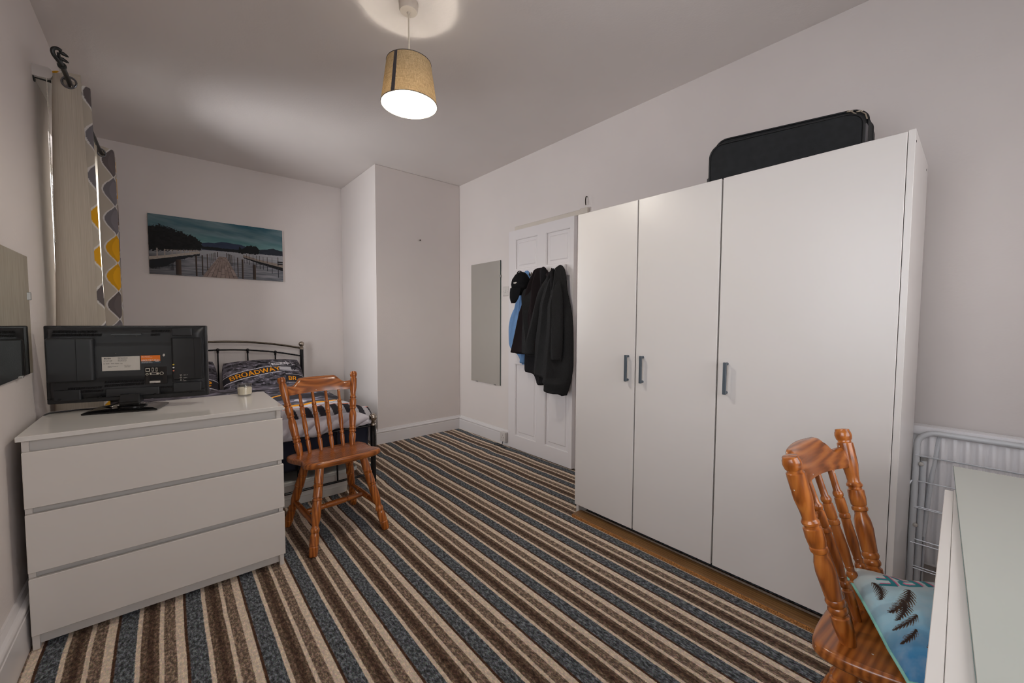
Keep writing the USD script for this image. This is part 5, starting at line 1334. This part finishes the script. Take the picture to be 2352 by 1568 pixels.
def airer():
    t = thing('clothes_airer', 'folded grey wire clothes airer standing in front of the radiator', 'clothes airer', (2.33, -.30, 0))
    X = lambda z: 2.316 + .048 * z / .75         # it leans on the radiator
    def fr(y0, y1, z1, off, r):
        R = .055; pts = [(y0, .01)] + [(y0, z) for z in np.linspace(.1, z1 - R, 6)] + [(y0 - R + R * math.cos(a), z1 - R + R * math.sin(a)) for a in np.linspace(.2, PI / 2, 7)]
        pts += [(y, z1) for y in np.linspace(y0 - R - .05, y1 + R + .05, 8)] + [(y1 + R - R * math.sin(a), z1 - R + R * math.cos(a)) for a in np.linspace(0, PI / 2 - .2, 7)] + [(y1, z) for z in np.linspace(z1 - R, .1, 6)] + [(y1, .01)]
        return tube([(X(z) + off, y, z) for y, z in pts], r, 12)
    part(t, 'outer_frame', fr(.147, -.60, .738, 0, .0105), 'airer_grey', smooth=40)
    part(t, 'inner_leg', tube([(X(z) + .012, .126, z) for z in (.02, .34, .628)], .0098, 12), 'airer_grey')
    part(t, 'inner_leg', tube([(X(z) + .012, -.575, z) for z in (.02, .34, .628)], .0098, 12), 'airer_grey')
    part(t, 'leg_cap', tube([(X(.62) + .012, .126, .618), (X(.62) + .012, .126, .634)], .0112, 14), 'clip_clear')
    part(t, 'wing_leg', tube([(X(z) + .034, y, z) for y, z in ((.084, .735), (.100, .58), (.112, .38), (.116, .30))], .0085, 12), 'airer_grey')
    part(t, 'wing_leg', tube([(X(z) + .030, .112, z) for z in (.30, .04)], .004, 8), 'airer_wire')
    zs = [.640, .636, .535, .428, .425, .293, .279, .183, .176, .10]
    for i, z in enumerate(zs): part(t, 'wire', tube([(X(z) - .010 + .006 * (i % 2), .150 - .006 * (i % 3), z), (X(z) - .010 + .006 * (i % 2), -.60, z)], .0021, 7), 'airer_wire')
    for y, z in ((.134, .606), (.140, .352)): part(t, 'rivet', ball((X(z) - .008, y - .002, z), .0085, n=2), 'plastic_box')
    part(t, 'hinge_hook', tube(spline([(2.338, .156, .535), (2.325, .166, .500), (2.318, .174, .463), (2.325, .168, .40), (2.32, .162, .30), (2.318, .160, .12)], 40), .0028, 8), 'airer_wire', smooth=True)
airer()

# ------------------------------------------------------------------ palm-print cushion on the near chair
def cushion():
    t = thing('cushion', 'pale blue palm-print cushion with teal piping lying on the chair by the dressing table', 'cushion', (1.37, -.02, .44))
    A0 = np.array([1.428, .226]); e1 = np.array([-.89, -.45]) / math.hypot(.89, .45); e2 = np.array([-e1[1], e1[0]])
    w1, w2, th = .365, .40, .140
    n, k = 380, 440                      # a runs along the chair's back left edge, b towards the dressing table
    u, v = np.meshgrid(np.linspace(-1, 1, n), np.linspace(-1, 1, k))
    pin = 1 - .035 * (1 - np.abs(v) ** 2); pin2 = 1 - .035 * (1 - np.abs(u) ** 2)
    a, b = w1 / 2 * (1 + u * pin), w2 / 2 * (1 + v * pin2)
    prof = np.clip((1 - np.abs(u) ** 2.2) * (1 - np.abs(v) ** 2.2), 0, 1) ** .5
    wr = .005 * (noise2(u * 4, v * 5, 51) - .5) * 2 * prof
    wx, wy = A0[0] + a * e1[0] + b * e2[0], A0[1] + a * e1[1] + b * e2[1]
    base = .437 - .10 * (np.clip(wy, -.14, 1) - .07) + .004
    base = base + .035 * np.clip((wy - .10) / .09, 0, 1)              # the far corner rides up against the spindles
    zt = base + .028 + th * .60 * prof + wr; zb_ = base + .028 - np.minimum(.026, th * .40 * prof)
    T = np.stack([wx, wy, zt], -1); Bm = np.stack([wx, wy, zb_], -1)
    g, h = grid(T), grid(Bm[::4, ::4])
    if g.face_normals[:, 2].mean() < 0: g.invert()
    if h.face_normals[:, 2].mean() > 0: h.invert()
    f = np.clip(a / .33 + .35 * (noise2(a * 9, b * 9, 61) - .5), 0, 1)[..., None]
    lerp = lambda p, q, x: p * (1 - x) + q * x
    col = np.where(f < .38, lerp(S(206, 196, 188), S(168, 196, 204), f / .38), np.where(f < .68, lerp(S(168, 196, 204), S(150, 194, 212), (f - .38) / .3), lerp(S(150, 194, 212), S(58, 128, 176), (f - .68) / .32)))
    cl = np.clip(noise2(a * 34 + b * 9, b * 40, 71, 4) * 2 - .9, 0, 1)[..., None] * .4; col = lerp(col, S(208, 206, 202), cl)
    PALM, PALM2 = S(50, 36, 30), S(116, 84, 50)
    def frond(a0, b0, a1, b1, wid, seed, dens=20):
        da, db = a1 - a0, b1 - b0; Ln = math.hypot(da, db); ua, ub = da / Ln, db / Ln
        tt = (a - a0) * ua + (b - b0) * ub; d = -(a - a0) * ub + (b - b0) * ua
        d = d + .5 * tt * (tt - Ln) / max(Ln, .05)
        q = np.clip(tt / Ln, 0, 1)
        env = wid * np.sin(PI * np.clip(q * .9 + .05, 0, 1)) ** .6
        w_ = (tt - np.abs(d) * 1.5) * dens / Ln + .5 * (d > 0)
        ln = env * (.75 + .5 * noise2(np.floor(w_) * 3.1 + np.sign(d) * 7, np.full_like(tt, seed * 1.0), seed, 1))
        r = np.abs(d) / np.maximum(ln, 1e-6)
        leaf = np.abs(np.mod(w_ + .25 * noise2(a * 90, b * 90, seed), 1) - .5) < .50 * (1.02 - r ** 1.3)
        m = (tt > 0) & (tt < Ln) & (((r < 1) & leaf) | (np.abs(d) < .0022))
        col[m] = lerp(PALM, PALM2, np.clip(r, 0, 1)[..., None] ** 2)[m]
    frond(.100, .035, .160, .028, .015, 1, 9); frond(.130, .092, .200, .030, .019, 2, 11); frond(.165, .066, .225, .034, .015, 3, 9)
    frond(.220, .070, .245, .020, .012, 4, 8); frond(.262, .052, .285, .018, .010, 5, 7)
    frond(.135, .245, .127, .140, .009, 6, 14); frond(.175, .225, .165, .135, .016, 7, 10)
    frond(.365, .165, .175, .150, .050, 8, 17); frond(.360, .120, .300, .055, .026, 9, 10); frond(.33, .28, .16, .24, .05, 10, 14)
    TEAL, PINK = S(44, 128, 138), S(206, 96, 132)
    tp = text_poly('SURF', .054, True)
    mk2 = inside(tp, .238 - b, a - .0545); mk = inside(tp, .2345 - b, a - .058)
    col[mk2] = PINK; col[mk] = TEAL
    m = trimesh.Trimesh(np.vstack([g.vertices, h.vertices]), np.vstack([g.faces, h.faces + n * k]), process=False)
    c2 = np.vstack([np.clip(col, 0, 1).reshape(-1, 3), np.broadcast_to(S(160, 206, 196), (len(h.vertices), 3))])
    part(t, 'cover', m, 'print_cushion', smooth=True, paint=c2)
    edge = np.vstack([T[0, ::8], T[::8, -1], T[-1, ::-8], T[::-8, 0]])
    part(t, 'piping', tube(edge, .004, 8, closed=True), 'cushion_piping', smooth=True, label='pale teal piped edge')
cushion()
